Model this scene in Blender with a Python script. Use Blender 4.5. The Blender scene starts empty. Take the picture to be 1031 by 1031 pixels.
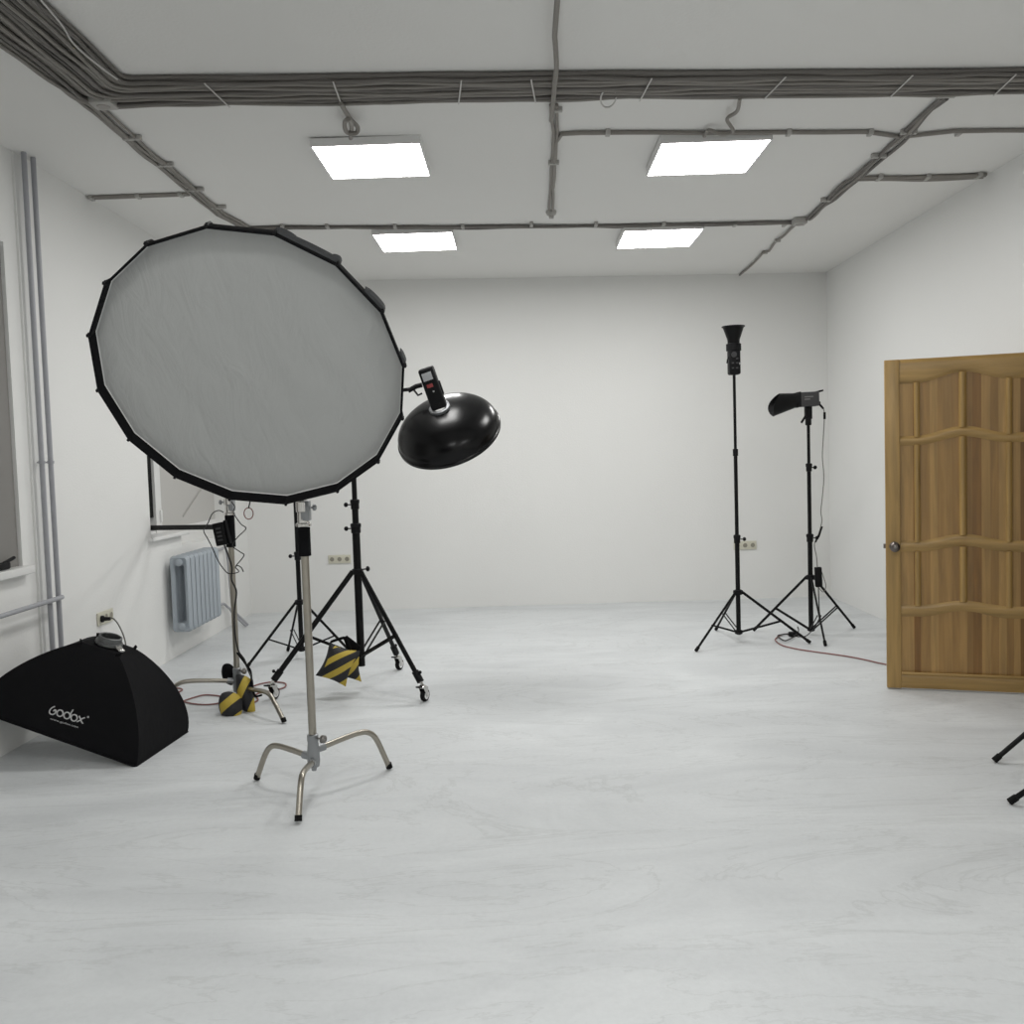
import bpy, bmesh, math, random
from mathutils import Vector, Matrix
random.seed(7)
PI = math.pi
V = Vector
col = bpy.context.scene.collection

# ---------------------------------------------------------------- camera
F = 952.0; CC = 515.5; H = 1.38
pitch = -math.atan(53.3/952); yaw = .0089; roll = .031
fw = V((-math.sin(yaw)*math.cos(pitch), math.cos(yaw)*math.cos(pitch), math.sin(pitch)))
r0 = fw.cross(V((0, 0, 1))).normalized(); u0 = r0.cross(fw)
RT = r0*math.cos(roll) - u0*math.sin(roll)
UP = u0*math.cos(roll) + r0*math.sin(roll)
O = V((0, 0, H))
def ray(x, y): return fw + RT*((x-CC)/F) - UP*((y-CC)/F)
def onp(x, y, ax, v):
    d = ray(x, y); return O + d*((v-O[ax])/d[ax])
def flo(x, y, z=0): return onp(x, y, 2, z)      # point of the floor seen at a pixel
def at(x, y, Y): return onp(x, y, 1, Y)         # point at distance Y seen at a pixel
XL, XR, YB, YF = -2.57, 2.886, 8.845, -2.6
def zc(x): return 3.05 - .015*x if x > -1.6 else 3.074 - .022*(-1.6-x)                 # the ceiling drops slightly to the right
def cei(x, y, drop=0):
    d = ray(x, y); n = V((.015, 0, 1)); t = (3.05-drop-O.dot(n))/d.dot(n); return O + d*t

cam = bpy.data.cameras.new('camera'); co = bpy.data.objects.new('camera', cam); col.objects.link(co)
co.matrix_world = Matrix.Translation(O) @ Matrix((RT, UP, -fw)).transposed().to_4x4()
cam.sensor_width = 36; cam.lens = F*36/1031; cam.clip_start = .05
bpy.context.scene.camera = co

# ---------------------------------------------------------------- materials
def nodes(name):
    m = bpy.data.materials.new(name); m.use_nodes = True
    nt = m.node_tree; return m, nt, nt.nodes['Principled BSDF']
def N(nt, t, **k):
    n = nt.nodes.new(t)
    for a, b in k.items():
        if a in n.inputs: n.inputs[a].default_value = b
        else: setattr(n, a, b)
    return n
def mat(name, c, rough=.5, metal=0, bump=0, bscale=60, var=0, vscale=8, spec=.5, stretch=(1, 1, 1), coat=0):
    m, nt, b = nodes(name); L = nt.links.new
    b.inputs['Base Color'].default_value = (*c, 1); b.inputs['Roughness'].default_value = rough
    b.inputs['Metallic'].default_value = metal; b.inputs['Specular IOR Level'].default_value = spec
    b.inputs['Coat Weight'].default_value = coat
    tc = N(nt, 'ShaderNodeTexCoord'); mp = N(nt, 'ShaderNodeMapping'); mp.inputs['Scale'].default_value = stretch
    L(tc.outputs['Object'], mp.inputs['Vector'])
    if var:
        n = N(nt, 'ShaderNodeTexNoise', Scale=vscale, Detail=5.0); L(mp.outputs[0], n.inputs['Vector'])
        mx = N(nt, 'ShaderNodeMix', data_type='RGBA')
        mx.inputs[6].default_value = (*[v*(1-var) for v in c], 1); mx.inputs[7].default_value = (*[min(1, v*(1+var)) for v in c], 1)
        L(n.outputs['Fac'], mx.inputs[0]); L(mx.outputs[2], b.inputs['Base Color'])
    if bump:
        n = N(nt, 'ShaderNodeTexNoise', Scale=bscale, Detail=3.0); L(mp.outputs[0], n.inputs['Vector'])
        bp = N(nt, 'ShaderNodeBump', Strength=bump, Distance=.01); L(n.outputs['Fac'], bp.inputs['Height']); L(bp.outputs[0], b.inputs['Normal'])
    return m
M = {}
M['wall'] = mat('wall_plaster', (.78, .78, .765), .85, bump=.12, bscale=90, var=.012, vscale=2)
M['ceil'] = mat('ceiling_paint', (.77, .765, .745), .9, bump=.1, bscale=70, var=.015, vscale=2)
M['black'] = mat('black_metal', (.0045, .0045, .005), .42, bump=.03, spec=.18)
M['gloss'] = mat('gloss_black_enamel', (.0025, .0025, .003), .24, spec=.26)
M['plast'] = mat('black_plastic', (.005, .005, .006), .55, bump=.05, spec=.2)
M['fabric'] = mat('black_nylon', (.0045, .0045, .0055), .85, bump=.25, bscale=25, spec=.15)
M['sheen'] = mat('dark_grey_fabric', (.04, .042, .045), .75, bump=.2, bscale=40)
M['rubber'] = mat('rubber', (.005, .005, .005), .8, spec=.2)
M['steel'] = mat('brushed_steel', (.36, .335, .29), .32, 1, bump=.03, var=.08, vscale=20)
M['chrome'] = mat('polished_chrome', (.62, .61, .59), .14, 1)
M['cast'] = mat('cast_alloy', (.30, .31, .32), .42, .8, bump=.08)
M['castd'] = mat('dark_cast_alloy', (.12, .125, .125), .45, .6, bump=.08)
M['darkst'] = mat('dark_steel', (.22, .21, .20), .3, 1)
M['cable'] = mat('grey_cable_jacket', (.235, .22, .20), .6, bump=.15, bscale=200, var=.12, vscale=12)
M['cabled'] = mat('dark_grey_cable_jacket', (.14, .13, .12), .6, var=.12, vscale=12)
M['conduit'] = mat('light_grey_conduit', (.33, .31, .29), .6)
M['box'] = mat('grey_junction_plastic', (.40, .39, .37), .6)
M['tie'] = mat('white_nylon_tie', (.55, .54, .52), .5)
M['redc'] = mat('faded_red_rubber', (.24, .10, .09), .6)
M['wire'] = mat('black_wire', (.006, .006, .006), .5)
M['gwire'] = mat('grey_wire', (.16, .155, .14), .5)
M['pipe'] = mat('grey_painted_pipe', (.34, .345, .37), .4, bump=.05, var=.05)
M['rad'] = mat('blue_grey_radiator_enamel', (.36, .40, .44), .38, bump=.03)
M['whitep'] = mat('white_plastic', (.74, .74, .73), .35)
M['ivory'] = mat('ivory_plastic', (.62, .60, .50), .4)
M['socket'] = mat('socket_recess', (.26, .245, .20), .5)
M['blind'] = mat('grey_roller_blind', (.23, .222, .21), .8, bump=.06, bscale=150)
M['shade'] = mat('pale_grey_pane', (.50, .49, .47), .45, bump=.04, bscale=20)
M['night'] = mat('dark_glass', (.006, .006, .007), .08)
M['silver'] = mat('silver_lining', (.35, .35, .35), .35, .6, bump=.2, bscale=40)
M['lcd'] = mat('pale_display', (.50, .51, .53), .3, var=.2, vscale=120)
M['grey'] = mat('graphite_metal', (.045, .045, .048), .42, bump=.04)
M['print'] = mat('white_print', (.50, .50, .50), .6)
M['printd'] = mat('faint_print', (.20, .20, .20), .6)
M['red'] = mat('red_plastic', (.35, .05, .05), .4)
M['brass'] = mat('aged_nickel', (.17, .15, .14), .28, 1, var=.15, vscale=60)
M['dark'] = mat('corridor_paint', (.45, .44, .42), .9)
# diffuser: thin wrinkled white-grey fabric
def m_diff():
    m, nt, b = nodes('white_diffusion_fabric'); L = nt.links.new
    b.inputs['Base Color'].default_value = (.56, .57, .56, 1); b.inputs['Roughness'].default_value = .75
    tc = N(nt, 'ShaderNodeTexCoord'); mp = N(nt, 'ShaderNodeMapping'); mp.inputs['Scale'].default_value = (5, 3, 1.0)
    mp.inputs['Rotation'].default_value = (0, .35, 0)
    L(tc.outputs['Object'], mp.inputs['Vector'])
    n = N(nt, 'ShaderNodeTexNoise', Scale=2.2, Detail=6.0, Roughness=.55, Distortion=.9); L(mp.outputs[0], n.inputs['Vector'])
    n2 = N(nt, 'ShaderNodeTexNoise', Scale=38.0, Detail=3.0); L(tc.outputs['Object'], n2.inputs['Vector'])
    r = N(nt, 'ShaderNodeValToRGB'); r.color_ramp.elements[0].position = .35; r.color_ramp.elements[1].position = .7
    L(n.outputs['Fac'], r.inputs[0])
    ad = N(nt, 'ShaderNodeMath', operation='MULTIPLY_ADD'); ad.inputs[1].default_value = .12
    L(n2.outputs['Fac'], ad.inputs[0]); L(r.outputs[0], ad.inputs[2])
    bp = N(nt, 'ShaderNodeBump', Strength=.22, Distance=.02); L(ad.outputs[0], bp.inputs['Height']); L(bp.outputs[0], b.inputs['Normal'])
    tr = N(nt, 'ShaderNodeBsdfTranslucent'); tr.inputs[0].default_value = (.56, .57, .56, 1); L(bp.outputs[0], tr.inputs['Normal'])
    mx = N(nt, 'ShaderNodeMixShader'); mx.inputs[0].default_value = .3
    L(b.outputs[0], mx.inputs[1]); L(tr.outputs[0], mx.inputs[2]); L(mx.outputs[0], nt.nodes['Material Output'].inputs[0])
    return m
M['diff'] = m_diff()
def m_floor():
    m, nt, b = nodes('painted_concrete_floor'); L = nt.links.new
    tc = N(nt, 'ShaderNodeTexCoord')
    mp = N(nt, 'ShaderNodeMapping'); mp.inputs['Scale'].default_value = (.55, 1.6, 1); mp.inputs['Rotation'].default_value = (0, 0, .25)
    L(tc.outputs['Object'], mp.inputs['Vector'])
    a = N(nt, 'ShaderNodeTexNoise', Scale=1.6, Detail=8.0, Roughness=.62, Distortion=1.1); L(mp.outputs[0], a.inputs['Vector'])
    r = N(nt, 'ShaderNodeValToRGB'); e = r.color_ramp.elements
    e[0].position = .3; e[0].color = (.55, .568, .58, 1); e[1].position = .72; e[1].color = (.68, .70, .71, 1)
    L(a.outputs['Fac'], r.inputs[0])
    c = N(nt, 'ShaderNodeTexNoise', Scale=1.1, Detail=9.0, Roughness=.6, Distortion=2.2); L(mp.outputs[0], c.inputs['Vector'])
    r2 = N(nt, 'ShaderNodeValToRGB'); e = r2.color_ramp.elements; e[0].position = .485; e[0].color = (1, 1, 1, 1)
    e[1].position = .515; e[1].color = (1, 1, 1, 1); k = e.new(.5); k.color = (.90, .90, .895, 1)
    L(c.outputs['Fac'], r2.inputs[0])
    mx = N(nt, 'ShaderNodeMix', data_type='RGBA', blend_type='MULTIPLY'); mx.inputs[0].default_value = 1
    L(r.outputs[0], mx.inputs[6]); L(r2.outputs[0], mx.inputs[7])
    d = N(nt, 'ShaderNodeTexNoise', Scale=45.0, Detail=4.0, Roughness=.7); L(tc.outputs['Object'], d.inputs['Vector'])
    r3 = N(nt, 'ShaderNodeValToRGB'); e = r3.color_ramp.elements; e[0].position = .3; e[0].color = (.95, .95, .95, 1); e[1].position = .6
    L(d.outputs['Fac'], r3.inputs[0])
    m2 = N(nt, 'ShaderNodeMix', data_type='RGBA', blend_type='MULTIPLY'); m2.inputs[0].default_value = 1
    L(mx.outputs[2], m2.inputs[6]); L(r3.outputs[0], m2.inputs[7]); L(m2.outputs[2], b.inputs['Base Color'])
    rr = N(nt, 'ShaderNodeMapRange'); rr.inputs['To Min'].default_value = .38; rr.inputs['To Max'].default_value = .6
    L(a.outputs['Fac'], rr.inputs[0]); L(rr.outputs[0], b.inputs['Roughness'])
    bp = N(nt, 'ShaderNodeBump', Strength=.12, Distance=.01); L(d.outputs['Fac'], bp.inputs['Height']); L(bp.outputs[0], b.inputs['Normal'])
    b.inputs['Specular IOR Level'].default_value = .4
    return m
M['floor'] = m_floor()
def m_stripe(fq=1.75, off=7.22, lim=.20):
    m, nt, b = nodes('black_yellow_hazard_fabric'); L = nt.links.new
    tc = N(nt, 'ShaderNodeTexCoord'); sp = N(nt, 'ShaderNodeSeparateXYZ'); L(tc.outputs['UV'], sp.inputs[0])
    ad = N(nt, 'ShaderNodeMath', operation='SUBTRACT'); L(sp.outputs['X'], ad.inputs[0]); L(sp.outputs['Y'], ad.inputs[1])
    mu = N(nt, 'ShaderNodeMath', operation='MULTIPLY_ADD'); mu.inputs[1].default_value = fq; mu.inputs[2].default_value = off; L(ad.outputs[0], mu.inputs[0])
    fr = N(nt, 'ShaderNodeMath', operation='FRACT'); L(mu.outputs[0], fr.inputs[0])
    gt = N(nt, 'ShaderNodeMath', operation='GREATER_THAN'); gt.inputs[1].default_value = .56; L(fr.outputs[0], gt.inputs[0])
    ed = N(nt, 'ShaderNodeMath', operation='GREATER_THAN'); ed.inputs[1].default_value = lim; L(sp.outputs['X'], ed.inputs[0])
    an = N(nt, 'ShaderNodeMath', operation='MULTIPLY'); L(gt.outputs[0], an.inputs[0]); L(ed.outputs[0], an.inputs[1])
    mx = N(nt, 'ShaderNodeMix', data_type='RGBA'); mx.inputs[6].default_value = (.012, .012, .014, 1); mx.inputs[7].default_value = (.50, .37, .05, 1)
    L(an.outputs[0], mx.inputs[0]); L(mx.outputs[2], b.inputs['Base Color']); b.inputs['Roughness'].default_value = .65
    n = N(nt, 'ShaderNodeTexNoise', Scale=22.0); L(tc.outputs['Object'], n.inputs['Vector'])
    bp = N(nt, 'ShaderNodeBump', Strength=.4, Distance=.01); L(n.outputs['Fac'], bp.inputs['Height']); L(bp.outputs[0], b.inputs['Normal'])
    return m
M['stripe'] = m_stripe()
M['stripe2'] = m_stripe(1.1, 7.0, .12)
def m_wood(name, base, staves=0, axis='Z', u_dir=(1, 0, 0)):
    """pine with fine grain along the axis; staves = glued strips of different tone"""
    m, nt, b = nodes(name); L = nt.links.new
    tc = N(nt, 'ShaderNodeTexCoord'); mp = N(nt, 'ShaderNodeMapping')
    s = {'Z': (14, 14, .9), 'X': (.9, .9, 14)}[axis]; mp.inputs['Scale'].default_value = s
    L(tc.outputs['Object'], mp.inputs['Vector'])
    n = N(nt, 'ShaderNodeTexNoise', Scale=2.4, Detail=6.0, Roughness=.55, Distortion=.5); L(mp.outputs[0], n.inputs['Vector'])
    r = N(nt, 'ShaderNodeValToRGB'); e = r.color_ramp.elements; e[0].position = .3; e[1].position = .75
    e[0].color = (*[v*.72 for v in base], 1); e[1].color = (*[v*1.18 for v in base], 1)
    L(n.outputs['Fac'], r.inputs[0]); out = r.outputs[0]
    if staves:
        dp = N(nt, 'ShaderNodeVectorMath', operation='DOT_PRODUCT'); dp.inputs[1].default_value = u_dir
        L(tc.outputs['Object'], dp.inputs[0])
        v1 = N(nt, 'ShaderNodeTexVoronoi', voronoi_dimensions='1D', Scale=staves, Randomness=.8); L(dp.outputs['Value'], v1.inputs['W'])
        sp = N(nt, 'ShaderNodeSeparateColor'); L(v1.outputs['Color'], sp.inputs[0])
        r2 = N(nt, 'ShaderNodeValToRGB'); r2.color_ramp.interpolation = 'LINEAR'; e = r2.color_ramp.elements
        e[0].color = (.55, .43, .30, 1); e[1].color = (1.12, 1.12, 1.18, 1)
        L(sp.outputs[0], r2.inputs[0])
        mx = N(nt, 'ShaderNodeMix', data_type='RGBA', blend_type='MULTIPLY'); mx.inputs[0].default_value = 1
        L(out, mx.inputs[6]); L(r2.outputs[0], mx.inputs[7]); out = mx.outputs[2]
    L(out, b.inputs['Base Color']); b.inputs['Roughness'].default_value = .35; b.inputs['Coat Weight'].default_value = .10
    b.inputs['Coat Roughness'].default_value = .25
    bp = N(nt, 'ShaderNodeBump', Strength=.08, Distance=.01); L(n.outputs['Fac'], bp.inputs['Height']); L(bp.outputs[0], b.inputs['Normal'])
    return m
DA = V((2.072, 5.378, 0)); DE = (V((2.886, 5.117, 0))-DA).normalized(); DN = V((DE.y, -DE.x, 0))   # door leaf: along, and normal to the camera side
WB = (.385, .24, .078)
M['pine'] = m_wood('varnished_pine', WB)
M['pineh'] = m_wood('varnished_pine_rails', WB, axis='X')
M['pines'] = m_wood('varnished_pine_staves', (WB[0]*1.0, WB[1]*.97, WB[2]*.95), staves=26, u_dir=tuple(DE))
def m_emit(name, c, s):
    m = bpy.data.materials.new(name); m.use_nodes = True; nt = m.node_tree; nt.nodes.clear()
    e = N(nt, 'ShaderNodeEmission'); e.inputs[0].default_value = (*c, 1); e.inputs[1].default_value = s
    o = N(nt, 'ShaderNodeOutputMaterial')
    g = N(nt, 'ShaderNodeNewGeometry'); d = N(nt, 'ShaderNodeBsdfDiffuse'); mx = N(nt, 'ShaderNodeMixShader')
    nt.links.new(g.outputs['Backfacing'], mx.inputs[0]); nt.links.new(e.outputs[0], mx.inputs[1]); nt.links.new(d.outputs[0], mx.inputs[2])
    nt.links.new(mx.outputs[0], o.inputs[0]); return m
M['lamp'] = m_emit('led_panel_glow', (1, .995, .975), 23.6)

# ---------------------------------------------------------------- mesh builder
class Fr:
    def __init__(s, o, z, x=(1, 0, 0)):
        s.o = V(o); s.z = V(z).normalized(); x = V(x)
        if abs(x.normalized().dot(s.z)) > .98: x = V((0, 1, 0)) if abs(s.z.y) < .9 else V((0, 0, 1))
        s.x = (x - s.z*x.dot(s.z)).normalized(); s.y = s.z.cross(s.x)
    def __call__(s, a, b, c): return s.o + s.x*a + s.y*b + s.z*c
class MB:
    def __init__(s): s.v = []; s.f = []; s.uv = None
    def add(s, vs, fs):
        k = len(s.v); s.v += [V(p) for p in vs]; s.f += [tuple(i+k for i in f) for f in fs]; return s
    def box(s, a, b, fr=None, bev=0):
        x0, y0, z0 = a; x1, y1, z1 = b
        if bev:
            bm = bmesh.new(); bmesh.ops.create_cube(bm, size=1)
            for v in bm.verts: v.co = V(((x0+x1)/2+v.co.x*(x1-x0), (y0+y1)/2+v.co.y*(y1-y0), (z0+z1)/2+v.co.z*(z1-z0)))
            bmesh.ops.bevel(bm, geom=bm.edges[:], offset=bev, segments=3, profile=.5, affect='EDGES')
            bm.verts.index_update()
            vs = [v.co.copy() for v in bm.verts]; fs = [[v.index for v in f.verts] for f in bm.faces]; bm.free()
        else:
            vs = [(x, y, z) for z in (z0, z1) for y in (y0, y1) for x in (x0, x1)]
            fs = [(0, 2, 3, 1), (4, 5, 7, 6), (0, 1, 5, 4), (2, 6, 7, 3), (0, 4, 6, 2), (1, 3, 7, 5)]
        if fr: vs = [fr(*p) for p in vs]
        return s.add(vs, fs)
    def tube(s, pts, r, n=10, cap=True, sq=None):
        pts = [V(p) for p in pts]; k = len(pts); rs = r if isinstance(r, (list, tuple)) else [r]*k
        up = None; vs = []; fs = []
        for i, p in enumerate(pts):
            t = (pts[min(i+1, k-1)]-pts[max(i-1, 0)]).normalized()
            if up is None: up = V((0, 0, 1)) if abs(t.z) < .9 else V((0, 1, 0))
            a = (up - t*up.dot(t)).normalized(); up = a; b = t.cross(a)
            for j in range(n):
                th = 2*PI*(j+.5)/n; w = sq or (1, 1)
                vs.append(p + (a*math.cos(th)*w[0] + b*math.sin(th)*w[1])*rs[i])
        for i in range(k-1):
            for j in range(n):
                q = (j+1) % n; fs.append((i*n+j, i*n+q, (i+1)*n+q, (i+1)*n+j))
        if cap: fs.append(tuple(range(n-1, -1, -1))); fs.append(tuple((k-1)*n+j for j in range(n)))
        return s.add(vs, fs)
    def lathe(s, prof, fr, n=32, flat=1):
        vs = []; fs = []; k = len(prof)
        for r, h in prof:
            for j in range(n):
                th = 2*PI*j/n; vs.append(fr(r*math.cos(th), r*math.sin(th)*flat, h))
        for i in range(k-1):
            for j in range(n):
                q = (j+1) % n; fs.append((i*n+j, i*n+q, (i+1)*n+q, (i+1)*n+j))
        if prof[0][0] > 1e-6: fs.append(tuple(range(n-1, -1, -1)))
        if prof[-1][0] > 1e-6: fs.append(tuple((k-1)*n+j for j in range(n)))
        return s.add(vs, fs)
    def ring(s, prof, fr, n=32):       # closed profile swept round
        vs = []; fs = []; k = len(prof)
        for r, h in prof:
            for j in range(n):
                th = 2*PI*j/n; vs.append(fr(r*math.cos(th), r*math.sin(th), h))
        for i in range(k):
            w = (i+1) % k
            for j in range(n):
                q = (j+1) % n; fs.append((i*n+j, i*n+q, w*n+q, w*n+j))
        return s.add(vs, fs)
    def quad(s, *p): return s.add(p, [tuple(range(len(p)))])
    def out(s, name, m, parent=None, smooth=True, fix=True):
        me = bpy.data.meshes.new(name)
        if parent is None:
            xs = [min(p[i] for p in s.v) for i in range(3)], [max(p[i] for p in s.v) for i in range(3)]
            base = V(((xs[0][0]+xs[1][0])/2, (xs[0][1]+xs[1][1])/2, xs[0][2]))
        else:
            base = V(); q = parent
            while q is not None: base += V(q.location); q = q.parent
        me.from_pydata([p-base for p in s.v], [], s.f)
        if fix:
            bm = bmesh.new(); bm.from_mesh(me); bmesh.ops.remove_doubles(bm, verts=bm.verts, dist=1e-6)
            bmesh.ops.recalc_face_normals(bm, faces=bm.faces); bm.to_mesh(me); bm.free()
        if s.uv is not None:
            ul = me.uv_layers.new(name='UVMap')
            for lp in me.loops: ul.data[lp.index].uv = s.uv[lp.vertex_index]
        me.materials.append(m)
        if smooth:
            me.polygons.foreach_set('use_smooth', [True]*len(me.polygons)); me.set_sharp_from_angle(angle=math.radians(38))
        o = bpy.data.objects.new(name, me); col.objects.link(o)
        if parent is not None: o.parent = parent
        else: o.location = base
        return o
def tag(o, label, cat, group=None, kind=None):
    if label: o['label'] = label
    if cat: o['category'] = cat
    if group: o['group'] = group
    if kind: o['kind'] = kind
    return o
def thing(name, loc, label, cat, group=None):
    o = bpy.data.objects.new(name, None); o.empty_display_size = .1; col.objects.link(o); o.location = V(loc)
    return tag(o, label, cat, group)
def struct(mb, name, m, parent=None, smooth=False, label=None):
    o = mb.out(name, m, parent, smooth=smooth)
    if parent is None: o['kind'] = 'structure'
    if label: o['label'] = label
    return o
def smoothpath(pts, n=8):
    pts = [V(p) for p in pts]; out = []
    P = [pts[0]*2-pts[1]] + pts + [pts[-1]*2-pts[-2]]
    for i in range(1, len(P)-2):
        for k in range(n):
            t = k/n; a, b, c, d = P[i-1:i+3]
            out.append(.5*((2*b)+(c-a)*t+(2*a-5*b+4*c-d)*t*t+(3*b-a-3*c+d)*t**3))
    return out+[pts[-1]]
def B(): return MB()

# ---------------------------------------------------------------- room shell
T = .25
struct(B().box((-3.2, YF-T, -.2), (XR+1.9, YB+T, 0)), 'floor', M['floor'])
b = B(); vs = []
for z in (0, .25):
    for y in (YF-T, YB+T): vs += [(x, y, zc(x)+z) for x in (-3.2, -1.6, XR+1.9)]
b.add(vs, [(0, 1, 4, 3), (1, 2, 5, 4), (6, 9, 10, 7), (7, 10, 11, 8), (0, 6, 7, 1), (1, 7, 8, 2), (3, 4, 10, 9), (4, 5, 11, 10), (0, 3, 9, 6), (2, 8, 11, 5)])
struct(b, 'ceiling', M['ceil'])
ZT = 3.2
struct(B().box((-3.2, YB, 0), (XR+T, YB+T, ZT)), 'wall_back', M['wall'])
struct(B().box((-3.2, YF-T, 0), (XR+T, YF, ZT)), 'wall_front', M['wall'])
DY0, DY1, DH = 4.33, 5.125, 1.89
b = B(); b.box((XR, YF, 0), (XR+.14, DY0, ZT)); b.box((XR, DY1, 0), (XR+.14, YB, ZT)); b.box((XR, DY0, DH), (XR+.14, DY1, ZT))
struct(b, 'wall_right', M['wall'])
b = B(); b.box((XR+1.6, 3.4, 0), (XR+1.75, 6.2, ZT)); b.box((XR+.14, 3.4, 0), (XR+1.6, 3.5, ZT)); b.box((XR+.14, 6.1, 0), (XR+1.6, 6.2, ZT))
struct(b, 'wall_corridor', M['dark'])
# left wall: flush part, recessed bay with window_1, opening of window_2
W1Y0, W1Y1, W1Z0, W1Z1 = 3.5, 4.85, .885, 2.56
W2Y0, W2Y1, W2Z0, W2Z1 = 6.53, 8.37, .80, 2.45
XB = -2.582; BY0, BY1 = 3.25, 4.977
b = B()
b.box((-3.0, YF, 0), (XL, BY0, ZT))
b.box((-3.0, BY0, 0), (XB, W1Y0, ZT)); b.box((-3.0, W1Y1, 0), (XB, BY1, ZT))
b.box((-3.0, W1Y0, 0), (XB, W1Y1, W1Z0)); b.box((-3.0, W1Y0, W1Z1), (XB, W1Y1, ZT))
b.box((-3.0, BY1, 0), (XL, W2Y0, ZT)); b.box((-3.0, W2Y1, 0), (XL, YB, ZT))
b.box((-3.0, W2Y0, 0), (XL, W2Y1, W2Z0)); b.box((-3.0, W2Y0, W2Z1), (XL, W2Y1, ZT))
b.box((-2.9, W2Y0, W2Z0), (XL-.002, 7.12, .885))
struct(b, 'wall_left', M['wall'])
# window_1 (near) : grey blind in front of dark glass
x = -2.600
b = B(); b.box((x-.06, W1Y0, W1Z0), (x-.01, W1Y1, W1Z1))
w = struct(b, 'window_1', M['whitep'], label='near left window with grey blind, cut by the left edge of the photo')
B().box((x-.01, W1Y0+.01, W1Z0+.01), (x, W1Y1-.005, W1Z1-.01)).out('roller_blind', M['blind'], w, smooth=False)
B().box((x-.005, W1Y0-.1, W1Z0-.02), (-2.53, W1Y1+.03, W1Z0+.022), bev=.006).out('window_sill', M['whitep'], w)
# window_2 (far)
x = -2.72
b = B(); yy0, yy1 = W2Y0, W2Y1
b.box((x-.05, yy0, W2Z0), (x+.012, yy0+.10, W2Z1)); b.box((x-.05, yy0, W2Z1-.05), (x+.012, yy1, W2Z1)); b.box((x-.05, yy0, W2Z0), (x+.012, yy1, W2Z0+.13))
b.box((x-.05, 7.03-.05, W2Z0), (x+.02, 7.03+.06, W2Z1))
w2 = struct(b, 'window_2', M['whitep'], label='far left window above the radiator, mostly hidden by the round softbox')
B().box((x-.02, yy0+.10, 1.03), (x, 6.98, W2Z1-.05)).out('dark_gap_seal', M['rubber'], w2, smooth=False)
B().box((x-.02, 7.09, W2Z0+.13), (x+.004, yy1, W2Z1-.05)).out('pane', M['shade'], w2, smooth=False)
B().box((x+.02, 7.045, .99), (x+.035, 7.07, 1.08), bev=.004).out('window_handle', M['whitep'], w2)
B().tube([onp(184.6, 520, 0, x+.012), onp(205, 489, 0, x+.012)], .004, 6).out('cord', M['box'], w2)
B().box((x, 6.47, .886), (-2.53, 7.20, .914), bev=.006).out('window_sill', M['whitep'], w2)

# door_1 : open pine leaf, plus casing in the right wall
DW, DZ0, DZ1 = .80, .008, 1.868
fd = Fr(DA, (0, 0, 1), DE)      # x along leaf, y = away from camera? check sign below
ys = 1 if fd.y.dot(DN) > 0 else -1
def dfr(u, d, z): return DA + DE*u + DN*d + V((0, 0, z))     # d = towards the camera
door = thing('door_1', DA, 'open varnished pine door with wavy rails standing out from the right wall', 'door'); door['kind'] = 'structure'
B().box((0.02, -.014, .03), (DW-.02, .004, 1.85), dfr).out('panel_field', M['pines'], door, smooth=False)
SW = .078
B().box((0, -.02, DZ0), (SW, .020, DZ1), dfr, bev=.004).out('stile', M['pine'], door)
B().box((DW-SW, -.02, DZ0), (DW, .020, DZ1), dfr, bev=.004).out('stile', M['pine'], door)
def bell(u):
    t = min(abs(u-.402)/.235, 1)
    return (1+math.cos(PI*t))/2
def rail(fb, ft, name='rail', th=.016):
    b = B(); n = 40; u0_, u1_ = SW-.01, DW-SW+.01; prof = [(-.004, 0), (.35, 0)]
    vs = []; fs = []
    for i in range(n+1):
        u = u0_+(u1_-u0_)*i/n; lo, hi = fb(u), ft(u); e = min(.014, (hi-lo)*.3)
        ring_ = [(-.018, lo), (.006, lo), (th-.002, lo+e), (th, lo+e*1.6), (th, hi-e*1.6), (th-.002, hi-e), (.006, hi), (-.018, hi)]
        vs += [dfr(u, d, z) for d, z in ring_]
    for i in range(n):
        for j in range(8):
            q = (j+1) % 8; fs.append((i*8+j, i*8+q, (i+1)*8+q, (i+1)*8+j))
    fs += [tuple(range(8)), tuple(n*8+j for j in range(8))]
    return b.add(vs, fs).out(name, M['pineh'], door)
rail(lambda u: 1.733+.050*bell(u), lambda u: DZ1)
rail(lambda u: 1.387+.040*bell(u), lambda u: 1.440+.046*bell(u))
rail(lambda u: .787+.034*bell(u), lambda u: .850+.038*bell(u))
rail(lambda u: .420+.036*bell(u), lambda u: .487+.027*bell(u))
rail(lambda u: DZ0, lambda u: .095)
B().box((SW, .016, .088), (DW-SW, .026, .104), dfr, bev=.004).out('ledge', M['pineh'], door)
for u in (.168, .402, .632):
    for lo, hi in ((.482, .79), (.845, 1.39), (1.436, 1.737)):
        k = {.482: .027, .845: .038, 1.436: .046}[lo]
        B().tube([dfr(u, .004, lo+k*bell(u)-.002), dfr(u, .004, hi+k*bell(u))], .021 if u == .402 else .0175, 14, sq=(.75, 1)).out('mullion', M['pine'], door)
lk = Fr(dfr(.045, .02, .82), DN, DE)
k = B().lathe([(.027, 0), (.027, .005), (.022, .009), (.012, .011), (.011, .035), (.020, .04), (.027, .05), (.027, .058), (.018, .068), (.006, .071), (0, .071)], lk, 28).out('door_knob', M['brass'], door)
B().lathe([(.007, .070), (.007, .074), (0, .074)], lk, 14).out('lock_button', M['darkst'], k)
lk = Fr(dfr(.045, -.02, .82), -DN, DE)
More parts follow.
